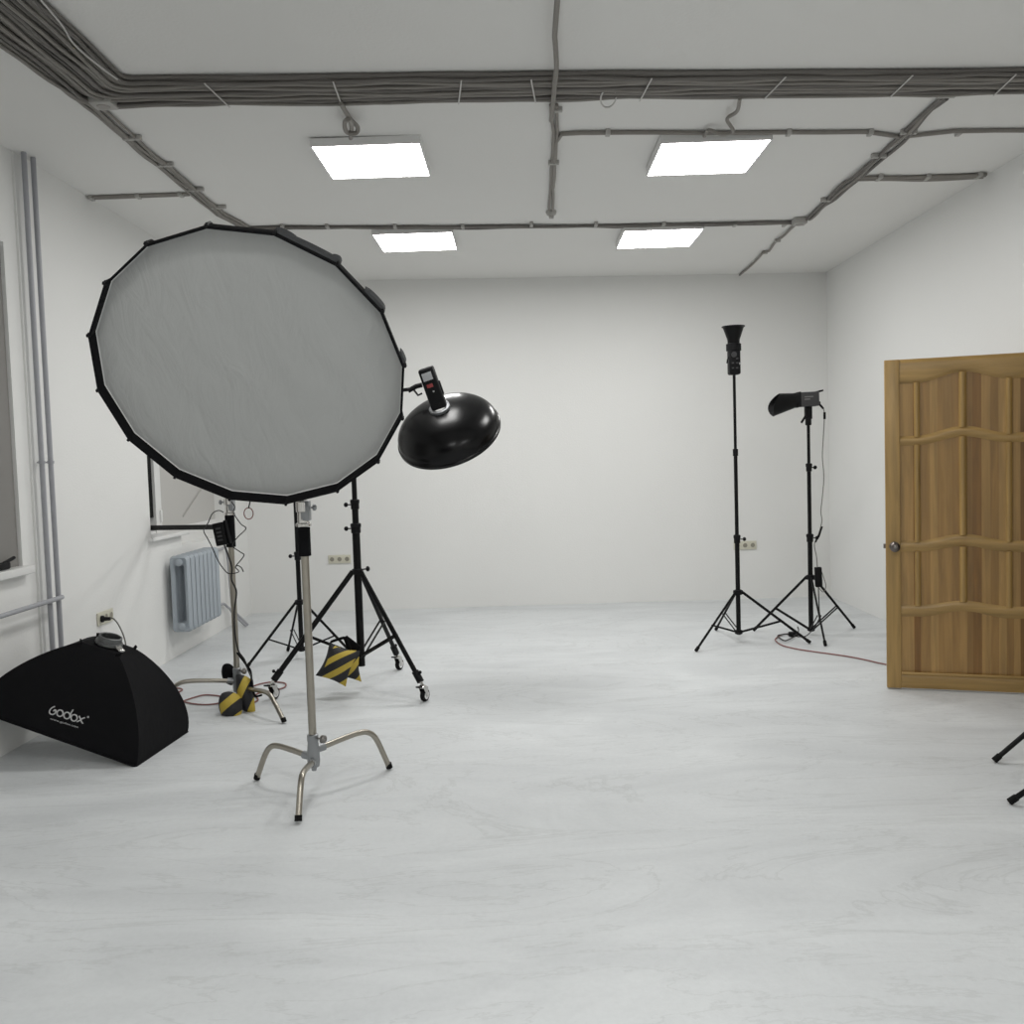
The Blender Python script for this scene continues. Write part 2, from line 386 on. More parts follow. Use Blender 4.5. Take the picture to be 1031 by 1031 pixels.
B().lathe([(.027, 0), (.027, .005), (.012, .011), (.011, .035), (.027, .05), (.018, .068), (0, .071)], lk, 24).out('door_knob', M['brass'], door)
B().box((-.012, -.007, .807), (.004, .007, .833), dfr, bev=.002).out('latch', M['brass'], door)
for z in (.25, 1.6):
    B().tube([dfr(DW+.006, .018, z-.05), dfr(DW+.006, .018, z+.05)], .007, 10).out('hinge', M['brass'], door)
b = B(); cy = .07
b.box((XR-.016, DY0-cy, 0), (XR+.15, DY0+.012, DH+.005)); b.box((XR-.016, DY1-.012, 0), (XR+.15, DY1+.02, DH+.005)); b.box((XR-.016, DY0-cy, DH-.01), (XR+.15, DY1+.02, DH+cy))
struct(b, 'trim_1', M['pine'], label='pine door casing in the right wall')

# ---------------------------------------------------------------- ceiling lights
def light(x0, y0, x1, y1, label, vis=True):
    xm = (x0+x1)/2; zt = zc(xm)-.004; zf = zc(xm)-.045
    t = thing('ceiling_light', (xm, (y0+y1)/2, zf), label, 'ceiling light', 'square led panels on the ceiling')
    b = B(); e = .009
    b.box((x0, y0, zf), (x0+e, y1, zt)); b.box((x1-e, y0, zf), (x1, y1, zt)); b.box((x0+e, y0, zf), (x1-e, y0+e, zt)); b.box((x0+e, y1-e, zf), (x1-e, y1, zt))
    b.box((x0+e, y0+e, zf+.022), (x1-e, y1-e, zt))
    b.out('frame', M['whitep'], t, smooth=False)
    MB().quad((x0+e, y0+e, zf+.004), (x0+e, y1-e, zf+.004), (x1-e, y1-e, zf+.004), (x1-e, y0+e, zf+.004)).out('diffuser', M['lamp'], t, smooth=False, fix=False)
    return t
L1 = light(-1.025, 4.955, -.455, 5.53, 'square led panel on the ceiling, nearer row, left, beside the curled grey cable')
L2 = light(.785, 5.005, 1.365, 5.58, 'square led panel on the ceiling, nearer row, right, below the zigzag grey cable')
L3 = light(-1.005, 6.875, -.425, 7.45, 'square led panel on the ceiling, farther row, left, just beyond the cable run')
L4 = light(.805, 6.905, 1.385, 7.48, 'square led panel on the ceiling, farther row, right, just beyond the cable run')
for x in (-1.0, .8):
    for y in (1.0, -1.2):
        light(x, y, x+.575, y+.575, 'square led panel on the ceiling behind the camera')

# ---------------------------------------------------------------- ceiling cables
def wob(s, ph, a): return a*(math.sin(s*3.1+ph)+.6*math.sin(s*7.3+2*ph)+.3*math.sin(s*15+3*ph))
def lane(path, off, r, zoff=0, amp=.003, ph=0, zamp=.003, n=None):
    """offset a ceiling path sideways; path = list of (x, y)"""
    pts = []; s = 0; P = [V((x, y, 0)) for x, y in path]
    # resample
    Q = [P[0]]
    for a, c in zip(P, P[1:]):
        k = max(1, int((c-a).length/.07))
        Q += [a.lerp(c, (i+1)/k) for i in range(k)]
    for i, p in enumerate(Q):
        t = (Q[min(i+1, len(Q)-1)]-Q[max(i-1, 0)]).normalized(); nn = V((t.y, -t.x, 0))
        s += (Q[i]-Q[max(i-1, 0)]).length
        q = p + nn*(off+wob(s, ph, amp)); q.z = zc(q.x)-r-.001-zoff-abs(wob(s, ph+1, zamp)); pts.append(q)
    return pts
t = thing('cable_bundle', (0, 4.35, zc(0)-.03), 'thick flat bundle of grey cables across the ceiling, bending towards the camera at left', 'cables')
R_ = .0092
def bundle_lane(f):      # f 0 = inner edge (towards the camera), 1 = outer edge
    xl = -1.645-f*.30; c = .05+f*.10
    ya = 4.145+f*.285
    arc = [(xl+.0-f*.02, YF+.02), (xl-f*.04, 3.4), (xl, ya-c-.12)] + [(xl+c*(1-math.cos(a)), ya-c+c*math.sin(a)) for a in [PI/2*k/6 for k in range(7)]]
    return arc + [(-.9, 4.155+f*.287), (.045, 4.175+f*.275), (1.2, 4.21+f*.25), (2.3, 4.245+f*.23), (XR-.01, 4.26+f*.225)]
for i in range(15):
    B().tube(lane(bundle_lane(i/14), 0, R_, 0, .0028, i*1.7, .003), R_, 8).out('cable', M['cable'] if i % 4 else M['cabled'], t)
for i in range(8):
    B().tube(lane(bundle_lane((i+.4)/8), 0, R_, .017, .008, i*2.3+.5, .004), R_*.95, 8).out('cable', M['cable'] if i % 3 else M['cabled'], t)
for x in [-1.3, -.75, -.2, .1, .62, 1.2, 1.75, 2.2, 2.6]:
    a = .03*math.sin(x*9)
    zt = zc(x)-.041
    B().add([V((x, 4.165+.02*x, zt)), V((x+.006, 4.165+.02*x, zt)), V((x+.006+a, 4.43+.01*x, zt)), V((x+a, 4.43+.01*x, zt)),
             V((x, 4.165+.02*x, zt-.003)), V((x+.006, 4.165+.02*x, zt-.003)), V((x+.006+a, 4.43+.01*x, zt-.003)), V((x+a, 4.43+.01*x, zt-.003))],
            [(0, 1, 2, 3), (7, 6, 5, 4), (0, 4, 5, 1), (1, 5, 6, 2), (2, 6, 7, 3), (3, 7, 4, 0)]).out('cable_tie', M['tie'], t, smooth=False)
lp = [V((.455+.035*math.cos(a), 4.38+.06*math.sin(a), zc(.5)-.046-.02*math.sin(a))) for a in [2*PI*k/20 for k in range(19)]]
B().tube(lp, .004, 6).out('loose_loop', M['tie'], t)
lp = smoothpath([cei(41, 0, .06), cei(62, 25, .06), cei(75, 45, .07), cei(98, 65, .06), cei(118, 80, .06)])
B().tube(lp, .0035, 6).out('thin_white_wire', M['tie'], t)

def run(name, path, n, label, r=.010, amp=.004, mats=None, clips=(), zoff=0, m2='cable', ends=None, sp=2.1):
    xs = [p[0] for p in path]; ys_ = [p[1] for p in path]
    t = thing(name, (sum(xs)/len(xs), sum(ys_)/len(ys_), zc(xs[0])-.02), label, 'cables')
    for i in range(n):
        B().tube(lane(path, (i-(n-1)/2)*r*sp, r, zoff, amp, i*2.1+len(label), amp*.8), r, 8).out('cable', M[m2 if i % 2 == 0 else 'cable'], t)
    for (cx, cy, dx) in clips:      # small saddle clips
        hx, hy = (.012, n*r+.012) if dx else (n*r+.012, .012)
        B().box((cx-hx, cy-hy, zc(cx)-.006-2*r-zoff), (cx+hx, cy+hy, zc(cx)-.001), bev=.003).out('clip', M['box'], t)
    return t
c = lambda *p: tuple(cei(*p))[:2]
run('cable_run', [c(84, 99, .03), c(92, 107, .03), c(140, 148, .02), c(192, 189, .02), c(222, 215, .02), c(247, 229, .02)], 4,
    'grey cable run along the left side of the ceiling towards the round softbox', amp=.006, r=.009,
    clips=[(*c(133, 138, .02), 0), (*c(166, 165, .02), 0), (*c(197, 190, .02), 0), (*c(220, 208, .02), 0)])
run('cable_run', [c(247, 231.5, .03), c(420, 231.5, .03), c(620, 230, .03), c(800, 226.5, .03)], 3,
    'grey cable run crossing the ceiling above the two farther led panels', amp=.006, r=.009, m2='cabled',
    clips=[(*c(q, 229.5 if q < 500 else 227, .02), 1) for q in (285, 330, 398, 466, 535, 600, 668, 740, 790)])
run('cable_run', [c(950, 99, .02), c(925, 123, .02), c(905, 143, .02), c(860, 182, .02), c(842, 196, .02), c(815, 221, .02)], 3,
    'uneven grey cable run along the right side of the ceiling', amp=.009, m2='cabled',
    clips=[(*c(953, 97, .02), 0), (*c(915, 134, .02), 0), (*c(885, 158, .02), 0), (*c(833, 202, .02), 0)])
run('thin_cable', [c(800, 228, .02), c(785, 241, .02), c(775, 253, .02), c(768, 255, .02), c(758, 266, .02), (2.08, YB-.02)], 1,
    'single thin wavy grey cable from the junction box to the back wall', amp=.006, r=.010,
    clips=[(*c(783, 243, .02), 0), (*c(770, 255, .02), 0)])
run('cable_run', [c(862, 181, .02), c(920, 181, .02), c(992, 178, .02)], 3,
    'short grey cable run branching to the top of the right wall', amp=.006,
    clips=[(*c(885, 180, .02), 1), (*c(933, 180, .02), 1), (*c(985, 178, .02), 1)])
run('conduit', [c(556.5, 190, .02), c(560, 145, .02), c(566, 136.5, .02), c(585, 135.2, .02), c(720, 135.0, .02), c(872, 134.5, .02), c(907, 139, .02), c(960, 133.5, .02), (XR-.01, 5.03)], 1,
    'thin straight grey conduit crossing the ceiling just above the nearer led panels', amp=.002, r=.011,
    clips=[(*c(q, 134.8, .02), 1) for q in (612, 794, 876, 965)])
tt = run('conduit', [(.185, 1.2), (.187, 3.7), (.205, 4.0), (.20, 4.6)], 1,
    'grey conduit running from the camera over the cable bundle in mid ceiling', amp=.002, r=.011, zoff=.052)
run('cable_run', [(.215, 4.55), c(559, 135, .02), c(556, 180, .02), c(555, 213, .02)], 2,
    'pair of grey cables down mid ceiling ending in a small round fitting', amp=.003, r=.009,
    clips=[(*c(560, 112, .02), 0), (*c(557.5, 165, .02), 0)])
p = cei(555, 215, .02)
f_ = Fr((p.x, p.y, zc(p.x)-.002), (0, 0, -1))
tag(B().lathe([(.035, 0), (.037, .012), (.028, .03), (.018, .034), (.016, .05), (0, .05)], f_, 20).out('ceiling_fitting', M['box']), 'small round grey fitting at the end of the mid ceiling cables', 'fitting')
run('conduit', [(XL+.01, c(84, 195, .02)[1]), c(190, 195, .02)], 2,
    'short pair of grey conduits from the left wall to the left cable run', amp=.001, r=.0085, sp=3.2,
    clips=[(*c(92, 195, .02), 1), (*c(139, 195, .02), 1), (*c(182, 195, .02), 1)])
def jbox(px, py, s, label):
    p = cei(px, py, .03); t = thing('junction_box', (p.x, p.y, zc(p.x)-.05), label, 'junction box')
    B().box((p.x-s, p.y-s, zc(p.x)-.045), (p.x+s, p.y+s, zc(p.x)-.001), bev=.006).out('box', M['box'], t)
    B().lathe([(s*.6, 0), (s*.55, .004), (0, .004)], Fr((p.x, p.y, zc(p.x)-.045), (0, 0, -1)), 16).out('cover', M['conduit'], t)
    return t
jbox(805, 224, .045, 'small grey junction box where the right cable run meets the cross run')
jbox(104, 102, .05, 'grey junction box under the bend of the thick cable bundle')
jbox(262, 233, .04, 'grey junction box above the top edge of the round softbox')
# drop cables of the nearer panels
z_ = zc(-.8)-.03
pts = [cei(343, 104, .05), cei(352, 119, .04), cei(360, 128, .04), cei(358, 134, .06), cei(349, 133, .06), cei(347, 124, .05), cei(351, 120, .06), cei(354, 128, .05), cei(353, 139, .03)]
B().tube(smoothpath(pts), .011, 8).out('power_cable', M['cable'], L1)
pts = [cei(745, 99, .05), cei(742, 112, .04), cei(732, 120, .04), cei(738, 132, .04), cei(726, 135, .04), cei(714, 131, .03), cei(709, 137, .03)]
B().tube(smoothpath(pts), .009, 8).out('power_cable', M['cable'], L2)

# ---------------------------------------------------------------- pipes, radiator, sockets
t = thing('riser_pipes', (-2.52, 5.0, 0), 'pair of grey heating pipes rising to the ceiling beside the near left window', 'pipes')
pr = [(-2.53, 5.005), (-2.525, 5.09)]
for (x, y), r in zip(pr, (.0135, .0135)):
    B().tube([(x, y, 0), (x, y, zc(x)-.001)], r, 16).out('pipe', M['pipe'], t)
B().tube(smoothpath([V((-2.525, 5.09, .708)), V((-2.505, 5.075, .708)), V((-2.497, 5.02, .708)), V((-2.497, 4.459, .706)), V((-2.497, 3.3, .70))], 6), .0125, 12).out('branch_pipe', M['pipe'], t)
for z in (1.44,):
    for (x, y) in pr:
        B().ring([(.0135, -.007), (.018, -.007), (.018, .007), (.0135, .007)], Fr((x, y, z), (0, 0, 1)), 16).out('pipe_clip', M['pipe'], t)
        B().tube([(x, y+.02, z), (x-.045, y+.03, z)], .004, 8).out('clip_screw', M['pipe'], t)

rad = thing('radiator', (-2.47, 7.1, .2), 'blue grey cast radiator under the far left window', 'radiator')
ns = 8; y0 = 6.735; dy = .0925; xb, xf = -2.535, -2.395; z0, z1 = .205, .758
first = None
def section(y, th):
    b = B(); n = 10
    def stad(cx, cz, hx, hz, r):
        o = []
        for (sx, sz, a0) in ((1, 1, 0), (-1, 1, PI/2), (-1, -1, PI), (1, -1, 1.5*PI)):
            for k in range(n//2+1):
                a = a0+PI/2*k/(n//2); o.append((cx+sx*(hx-r)+r*math.cos(a), cz+sz*(hz-r)+r*math.sin(a)))
        return o
    cx, cz = (xb+xf)/2, (z0+z1)/2
    O1 = stad(cx, cz, (xf-xb)/2, (z1-z0)/2, .03); O0 = stad(cx, cz, (xf-xb)/2-.012, (z1-z0)/2-.012, .022)
    I0 = stad(cx, cz, .034, (z1-z0)/2-.065, .012)
    k = len(O1); h = th/2
    rings = [(I0, -h*.5), (O0, -h), (O1, -h*.3), (O1, h*.3), (O0, h), (I0, h*.5)]
    vs = [V((px, y+d, pz)) for rg, d in rings for px, pz in rg]; fs = []
    for i in range(len(rings)):
        w = (i+1) % len(rings)
        for j in range(k): q = (j+1) % k; fs.append((i*k+j, i*k+q, w*k+q, w*k+j))
    b.add(vs, fs)
    return b.out('radiator_section', M['rad'], rad)
s0 = section(y0+.035, .070)
for i in range(1, ns):
    s = s0.copy(); col.objects.link(s); s.parent = rad; s.location = (0, i*dy, 0)
for z in (z0+.045, z1-.045):
    B().tube([(-2.46, y0+.0, z), (-2.46, y0+ns*dy-.02, z)], .024, 16).out('hub_tube', M['rad'], rad)
    B().lathe([(.028, 0), (.028, .008), (.016, .016), (0, .016)], Fr((-2.46, y0+.002, z), (0, -1, 0)), 8).out('end_plug', M['rad'], rad)
for k_, z in enumerate((z0+.045, z1-.045)):
    dd = .06*k_
    pts = [V((-2.46, y0+ns*dy-.03, z)), V((-2.47, 7.60-dd, z-.005)), V((-2.52, 7.68-dd, z-.01)), V((-2.545, 7.95, z-.02)), V((-2.54, 8.04+dd, z-.06)), V((-2.52, 8.05+dd, .17)), V((-2.50, 8.06+dd, .13)), V((-2.40, 8.09+dd, .008))]
    B().tube(smoothpath(pts, 5), .0105, 10).out('supply_pipe', M['pipe'], rad)

def socket(fr, n, label, group=None):
    t = thing('wall_socket', fr(0, 0, 0), label, 'socket')
    w = .071*n
    B().box((-w/2, -.04, 0), (w/2, .04, .011), fr, bev=.004).out('plate', M['ivory'], t)
    for i in range(n):
        cx = -w/2+.071*(i+.5); f2 = Fr(fr(cx, 0, .011), fr.z, fr.x)
        q = B().ring([(.020, -.002), (.026, .001), (.026, .003), (.021, .003)], f2, 20).out('socket_rim', M['ivory'], t)
        B().lathe([(.0205, 0), (.0205, .0008), (0, .0008)], f2, 20).out('socket_well', M['socket'], q)
    return t
p = at(342, 563, YB); socket(Fr((p.x, YB, p.z), (0, -1, 0), (1, 0, 0)), 3, 'triple ivory wall socket low on the back wall, left of centre')
p = at(750, 549, YB); socket(Fr((p.x, YB, p.z), (0, -1, 0), (1, 0, 0)), 3, 'triple ivory wall socket behind the tall strobe stand')
S3 = V((XL, 5.735, .49)); fs3 = Fr(S3, (1, 0, 0), (0, 1, 0)); socket(fs3, 3, 'triple ivory wall socket on the left wall above the rectangular softbox')
t = thing('power_plug', fs3(-.071, 0, .012), 'black plug with grey lead in the left wall socket', 'plug')
B().lathe([(.021, 0), (.021, .013), (.012, .02), (.011, .055), (0, .055)], Fr(fs3(-.071, 0, .0125), fs3.z), 14).out('plug_body', M['plast'], t)
B().tube(smoothpath([fs3(-.071, 0, .055), fs3(-.065, -.002, .085), fs3(-.04, -.06, .11), fs3(-.02, -.16, .13), fs3(.0, -.3, .12), fs3(.02, -.45, .10), fs3(.05, -.484, .11)]), .0045, 8).out('lead', M['gwire'], t)

# ---------------------------------------------------------------- stands
def knob(c, d, m, r=.013, l=.035, name='knob', parent=None):
    f = Fr(c, d, (0, 0, 1))
    b = B(); b.lathe([(.004, 0), (.004, l*.55)], f, 8); b.lathe([(r*.6, l*.5), (r, l*.6), (r, l*.85), (r*.5, l), (0, l)], f, 12)
    return b.out(name, m, parent)
def lightstand(C0, feet, hubz, lowz, segs, label, cat='light stand', name='light_stand', rl=.010, brace=.58, group=None, casters=False, doubl=True):
    """C0 = (x, y); feet = floor points; segs = [(z0, z1, r, knob angle or None)]"""
    x, y = C0; t = thing(name, (x, y, 0), label, cat, group)
    for (a, c_, r, ka) in segs:
        B().tube([(x, y, a), (x, y, c_)], r, 16).out('pole_section', M['black'], t)
        if ka is not None:
            cl = B().lathe([(r+.001, -.035), (r+.006, -.033), (r+.006, .0), (r+.009, .003), (r+.009, .022), (r+.001, .026)], Fr((x, y, c_), (0, 0, 1)), 18).out('clamp_collar', M['plast'], t)
            d = V((math.cos(ka), math.sin(ka), 0)); knob(V((x, y, c_-.006))+d*(r+.002), d, M['plast'], .014, .045, 'clamp_knob', cl)
    B().lathe([(.020, -.02), (.034, -.018), (.036, .0), (.034, .012), (.020, .018)], Fr((x, y, hubz), (0, 0, 1)), 6).out('leg_hub', M['plast'], t)
    B().lathe([(.018, -.018), (.028, -.014), (.028, .010), (.018, .014)], Fr((x, y, lowz), (0, 0, 1)), 12).out('brace_hub', M['plast'], t)
    for p in feet:
        p = V(p); d = V((p.x-x, p.y-y, 0)); L = d.length; d = d/L
        a = V((x, y, hubz))+d*.03; e = V((p.x, p.y, .012)) if not casters else V((p.x, p.y, .125))-d*.02
        lg = B().tube([a, e], rl, 10, sq=(1, .75) if not casters else (1.15, .9)).out('leg', M['black'], t)
        if not casters:
            dr = (e-a).normalized(); B().tube([e-dr*.03, e+dr*.004], rl*1.25, 10).out('foot_cap', M['rubber'], lg)
        m = a.lerp(e, brace); lo = V((x, y, lowz))+d*.02; sd = V((-d.y, d.x, 0))*(rl+.003)
        for s in (-1, 1) if doubl else (0,):
            B().tube([m+sd*s, lo+sd*s], .0045 if not casters else .006, 6, sq=(1.4, .7)).out('brace', M['black'], t)
        if casters:
            # clamp, stem, fork and wheel
            dr = (e-a).normalized()
            B().tube([e-dr*.06, e+dr*.01], rl*1.5, 10).out('caster_clamp', M['plast'], t)
            knob(e-dr*.03+V((0, 0, .01)), (d+V((0, 0, .6))).normalized(), M['plast'], .010, .035, 'clamp_knob', t)
            cs = B().tube([e, V((p.x, p.y, .10))], .009, 10).out('caster', M['chrome'], t)
            q = V((p.x, p.y, 0)); ax = V((-d.y, d.x, 0)).normalized(); tr = V((.8, -.6, 0)) if ax.y > 0 else V((.6, .8, 0))
            ax = V((.9, -.43, 0)); tr = V((-.43, -.9, 0))*-.022
            w = q+tr+V((0, 0, .0375))
            fk = B()
            fk.lathe([(.026, 0), (.026, .008), (.014, .014)], Fr((p.x, p.y, .086), (0, 0, 1)), 16)
            for s in (-1, 1):
                o_ = ax*(.017*s); th = ax*(.0015*s); u = tr.normalized()
                P_ = [q-u*.014+V((0, 0, .088)), q+u*.030+V((0, 0, .088)), w+u*.012+V((0, 0, -.008)), w-u*.010+V((0, 0, -.008))]
                vs = [k_+o_ for k_ in P_]+[k_+o_+th for k_ in P_]
                fk.add(vs, [(0, 1, 2, 3), (7, 6, 5, 4), (0, 4, 5, 1), (1, 5, 6, 2), (2, 6, 7, 3), (3, 7, 4, 0)])
            fk.out('fork', M['chrome'], cs)
            B().lathe([(.024, -.013), (.035, -.011), (.0375, -.006), (.0375, .006), (.035, .011), (.024, .013)], Fr(w, ax), 28).out('wheel', M['rubber'], cs)
            B().lathe([(.024, -.0145), (.023, -.015), (.006, -.0155), (.006, .0155), (.023, .015), (.024, .0145)], Fr(w, ax), 24).out('wheel_disc', M['whitep'], cs)
            u = tr.normalized(); B().box((-.012, -.004, 0), (.012, .004, .045), Fr(q+u*-.01+V((0, 0, .092)), (-u+V((0, 0, .15))).normalized(), ax)).out('brake_pedal', M['plast'], cs)
    return t
zat = lambda px, py, Y: at(px, py, Y).z
# stand A (tall, strobe pointing up)
CA = (1.558, 6.82)
hA = zat(743, 596, 6.82); lA = zat(744, 636, 6.82)
topA = zat(738, 376, 6.82)
lightstand(CA, [flo(701, 656.5), flo(815.5, 648.4), flo(721, 635)], hA, lA,
    [(lA-.02, zat(743, 542, 6.82), .0165, -.2), (zat(743, 542, 6.82), zat(741, 455, 6.82), .0135, None), (zat(741, 455, 6.82), topA, .0105, None)],
    'tall thin black light stand carrying the upward pointing strobe')
z = zat(741, 455, 6.82)
# collar without visible knob
st = bpy.data.objects['light_stand']
B().lathe([(.012, -.03), (.019, -.028), (.019, .02), (.012, .022)], Fr((CA[0], CA[1], z), (0, 0, 1)), 16).out('clamp_collar', M['plast'], st)
# strobe A
f = Fr((CA[0], CA[1], topA-.01), (0, 0, 1), (1, 0, 0))
t = thing('strobe_light', f(0, 0, 0), 'black strobe with flared reflector pointing straight up on the tall stand', 'strobe')
z0_ = 0; hb = zat(738, 352, 6.82)-topA+.01; hr = zat(738, 347, 6.82)-topA+.01; ht = zat(738, 328.5, 6.82)-topA+.01
B().box((-.040, -.045, 0), (.040, .045, hb), f, bev=.014).out('body', M['plast'], t)
B().lathe([(.044, hb-.012), (.053, hb-.008), (.053, hr+.004), (.044, hr+.008)], f, 28).out('mount_ring', M['plast'], t)
kk = B(); 
for (r, h) in []: pass
zz = hr+.005
B().lathe([(.042, zz), (.044, zz+.03), (.074, ht-.008), (.082, ht-.006), (.082, ht), (.079, ht), (.072, ht-.012), (.042, zz+.034), (.0, zz+.03)], f, 36).out('reflector', M['black'], t)
B().lathe([(.02, 0), (.02, .004), (0, .004)], Fr(f(-.008, -.045, hb*.78), (0, -1, 0)), 16).out('control_dial', M['grey'], t)
for (a, c_) in ((-.018, .45), (.014, .45), (-.018, .25), (.012, .25), (.014, .62)):
    B().box((-.008, -.005, 0), (.008, .005, .003), Fr(f(a, -.045, hb*c_), (0, -1, 0), (1, 0, 0)), bev=.001).out('button', M['grey'], t)
B().box((-.005, -.006, 0), (.006, .006, .004), Fr(f(.033, -.045, hb*.42), (0, -1, 0), (1, 0, 0))).out('label_sticker', M['print'], t)
B().tube([f(-.04, -.02, hb*.7), f(-.052, -.03, hb*.6), f(-.056, -.03, hb*.45)], .005, 8).out('tilt_lever', M['plast'], t)

# stand B (led light pointing left)
CB = (2.138, 7.0)
hB = zat(814.4, 581, 7.0); lB = zat(816, 633, 7.0); topB = zat(813, 422, 7.0)
z1_, z2_ = zat(814.5, 541, 7.0), zat(813.5, 470, 7.0)
stB = lightstand(CB, [flo(759, 635.8), flo(831, 651), flo(860, 633)], hB, lB,
    [(lB-.02, z1_, .0175, 0), (z1_, z2_, .0145, .2), (z2_, topB, .0115, None)],
    'black light stand on the right carrying the lamp that points left')
# led light B
def pB(px, py, dy=0): return at(px, py, 7.0+dy)
c0 = pB(814, 402.5); ax = (pB(778, 404.5)-pB(826, 402)).normalized()
f = Fr(c0, -ax, (0, 1, 0))      # x into the room depth, y vertical-ish, z towards the rear (right)
if f.y.z < 0: f = Fr(c0, -ax, (0, -1, 0))
t = thing('led_lamp', c0, 'dark grey studio lamp with black flared reflector pointing left', 'lamp')
B().box((-.055, -.05, -.075), (.055, .055, .065), f, bev=.008).out('body', M['grey'], t)
B().box((-.056, -.051, -.082), (.056, .06, -.066), f, bev=.006).out('front_collar', M['plast'], t)
B().lathe([(.052, -.110), (.055, -.108), (.055, -.080), (.05, -.078)], f, 28).out('mount_ring', M['plast'], t)
# flared hood cut at a slant: rings lean progressively
b = B(); vs = []; fs = []; n = 32; k = 10
for side in (0, 1):
    for i in range(k+1):
        s = i/k
        for j in range(n):
            a = 2*PI*j/n; ca, sa = math.cos(a), math.sin(a)
            R1 = .053+.030*s - side*.002
            up_ = sa*R1 - .0255*s
            hz = -.095 - s*(.180-.025*sa-.040*sa*sa)
            vs.append(f(ca*R1, up_, hz))
for side in (0, 1):
    for i in range(k):
        for j in range(n):
            q = (j+1) % n; o_ = side*(k+1)*n; fs.append((o_+i*n+j, o_+i*n+q, o_+(i+1)*n+q, o_+(i+1)*n+j))
for j in range(n):
    q = (j+1) % n; fs.append((k*n+j, k*n+q, (2*k+1)*n+q, (2*k+1)*n+j)); fs.append((j, q, (k+1)*n+q, (k+1)*n+j))
b.add(vs, fs).out('reflector', M['black'], t)
B().tube([f(-.03, .052, .06), f(-.03, .062, .10)], .007, 8).out('handle', M['plast'], t)
B().tube([f(.03, .052, .06), f(.03, .062, .10)], .007, 8).out('handle', M['plast'], t)
B().lathe([(.009, .064), (.009, .085), (0, .085)], Fr(f(0, -.025, 0), f.z), 10).out('dial', M['plast'], t)
for (a0, a1, hh) in ((-.045, .018, .020), (-.045, -.005, .002)):
    B().box((a0, hh-.0035, 0), (a1, hh+.0035, .0015), Fr(f(-.0555, 0, 0) if f(-.0555, 0, 0).y < f(.0555, 0, 0).y else f(.0555, 0, 0), (0, -1, 0), -ax*-1*-1)).out('label_print', M['printd'], t)
xs_ = CB[0]
B().box((xs_-.025, 7.0-.02, topB+.0), (xs_+.025, 7.0+.02, c0.z-.045), bev=.005).out('yoke', M['plast'], t)
B().lathe([(.019, -.045), (.022, -.04), (.022, .01), (.016, .014)], Fr((xs_, 7.0, topB), (0, 0, 1)), 16).out('spigot_clamp', M['plast'], t)
B().tube([V((xs_-.022, 6.985, topB+.025)), V((xs_-.06, 6.97, topB-.025))], .0085, 10).out('tilt_lever', M['plast'], t)
# its mains cable and power brick hanging at the stand
t = thing('lamp_cable', pB(826, 500), 'thin cable hanging from the right lamp down to its power brick', 'cable')
pts = [pB(824, 405), pB(829, 411), pB(830, 420), pB(829, 440), pB(828, 460), pB(829.5, 480), pB(828, 500), pB(826.5, 515), pB(827.5, 525), pB(824, 538), pB(820, 548), pB(822, 560), pB(823, 571)]
B().tube(smoothpath(pts, 5), .0035, 6).out('cord', M['gwire'], t)
B().tube([pB(824, 406), pB(829, 411.5)], .0075, 8).out('plug', M['plast'], t)
B().tube([pB(830.2, 415), pB(830.2, 422)], .009, 8).out('connector', M['plast'], t)
B().tube([pB(827.5, 530), pB(824, 541)], .008, 8).out('cable_ferrite', M['plast'], t)
B().tube([pB(824, 539), pB(821, 546)], .012, 8, sq=(1, .5)).out('velcro_strap', M['plast'], t)
p0 = at(823.5, 571, 6.96); p1 = at(824.5, 591, 6.96)
t = thing('power_brick', p1, 'black power brick hanging beside the hub of the right lamp stand', 'power supply')
fb = Fr(p1, p0-p1, (1, 0, 0)); LL = (p0-p1).length
B().box((-.024, -.018, 0), (.024, .018, LL), fb, bev=.006).out('brick', M['plast'], t)
B().tube(smoothpath([at(827, 575, 6.95), at(829.5, 582, 6.95), at(831.5, 590, 6.95), at(829, 596, 6.95), at(824.5, 592, 6.95)]), .003, 6).out('strap_cord', M['gwire'], t)
B().tube(smoothpath([at(824, 590, 6.96), at(824.3, 600, 6.96), at(825, 615, 6.93), at(826, 626, 6.85), at(820, 632, 6.8), flo(812, 640, .01), flo(803, 641, .006)]), .004, 6).out('mains_lead', M['wire'], t)
# extension cord on the floor at the right
t = thing('extension_cord', flo(850, 660), 'reddish extension cord on the floor running from the right stands behind the door', 'cord')
cp = [(796, 639), (789, 638.5), (782, 642), (781, 645), (787, 649.5), (800, 653), (819, 656), (851, 660.5), (872, 664.5), (890, 668.5), (925, 674), (960, 668)]
B().tube(smoothpath([flo(a, c_, .006) for a, c_ in cp]), .0045, 8).out('cord', M['redc'], t)
p = flo(799, 641); B().box((-.035, -.02, 0), (.03, .02, .035), Fr((p.x, p.y, .002), (0, 0, 1), (1, .3, 0)), bev=.006).out('socket_block', M['plast'], t)
B().tube(smoothpath([flo(a, c_, .012) for a, c_ in [(800, 641), (794, 644), (790, 645), (786, 643), (783, 640), (790, 638.5), (797, 638)]]), .0045, 8).out('black_lead', M['wire'], t)
B().tube(smoothpath([at(799, 640, 6.75), at(803, 638, 6.76), at(804, 634, 6.78), at(803, 631, 6.8)]), .004, 8).out('black_lead', M['wire'], t)

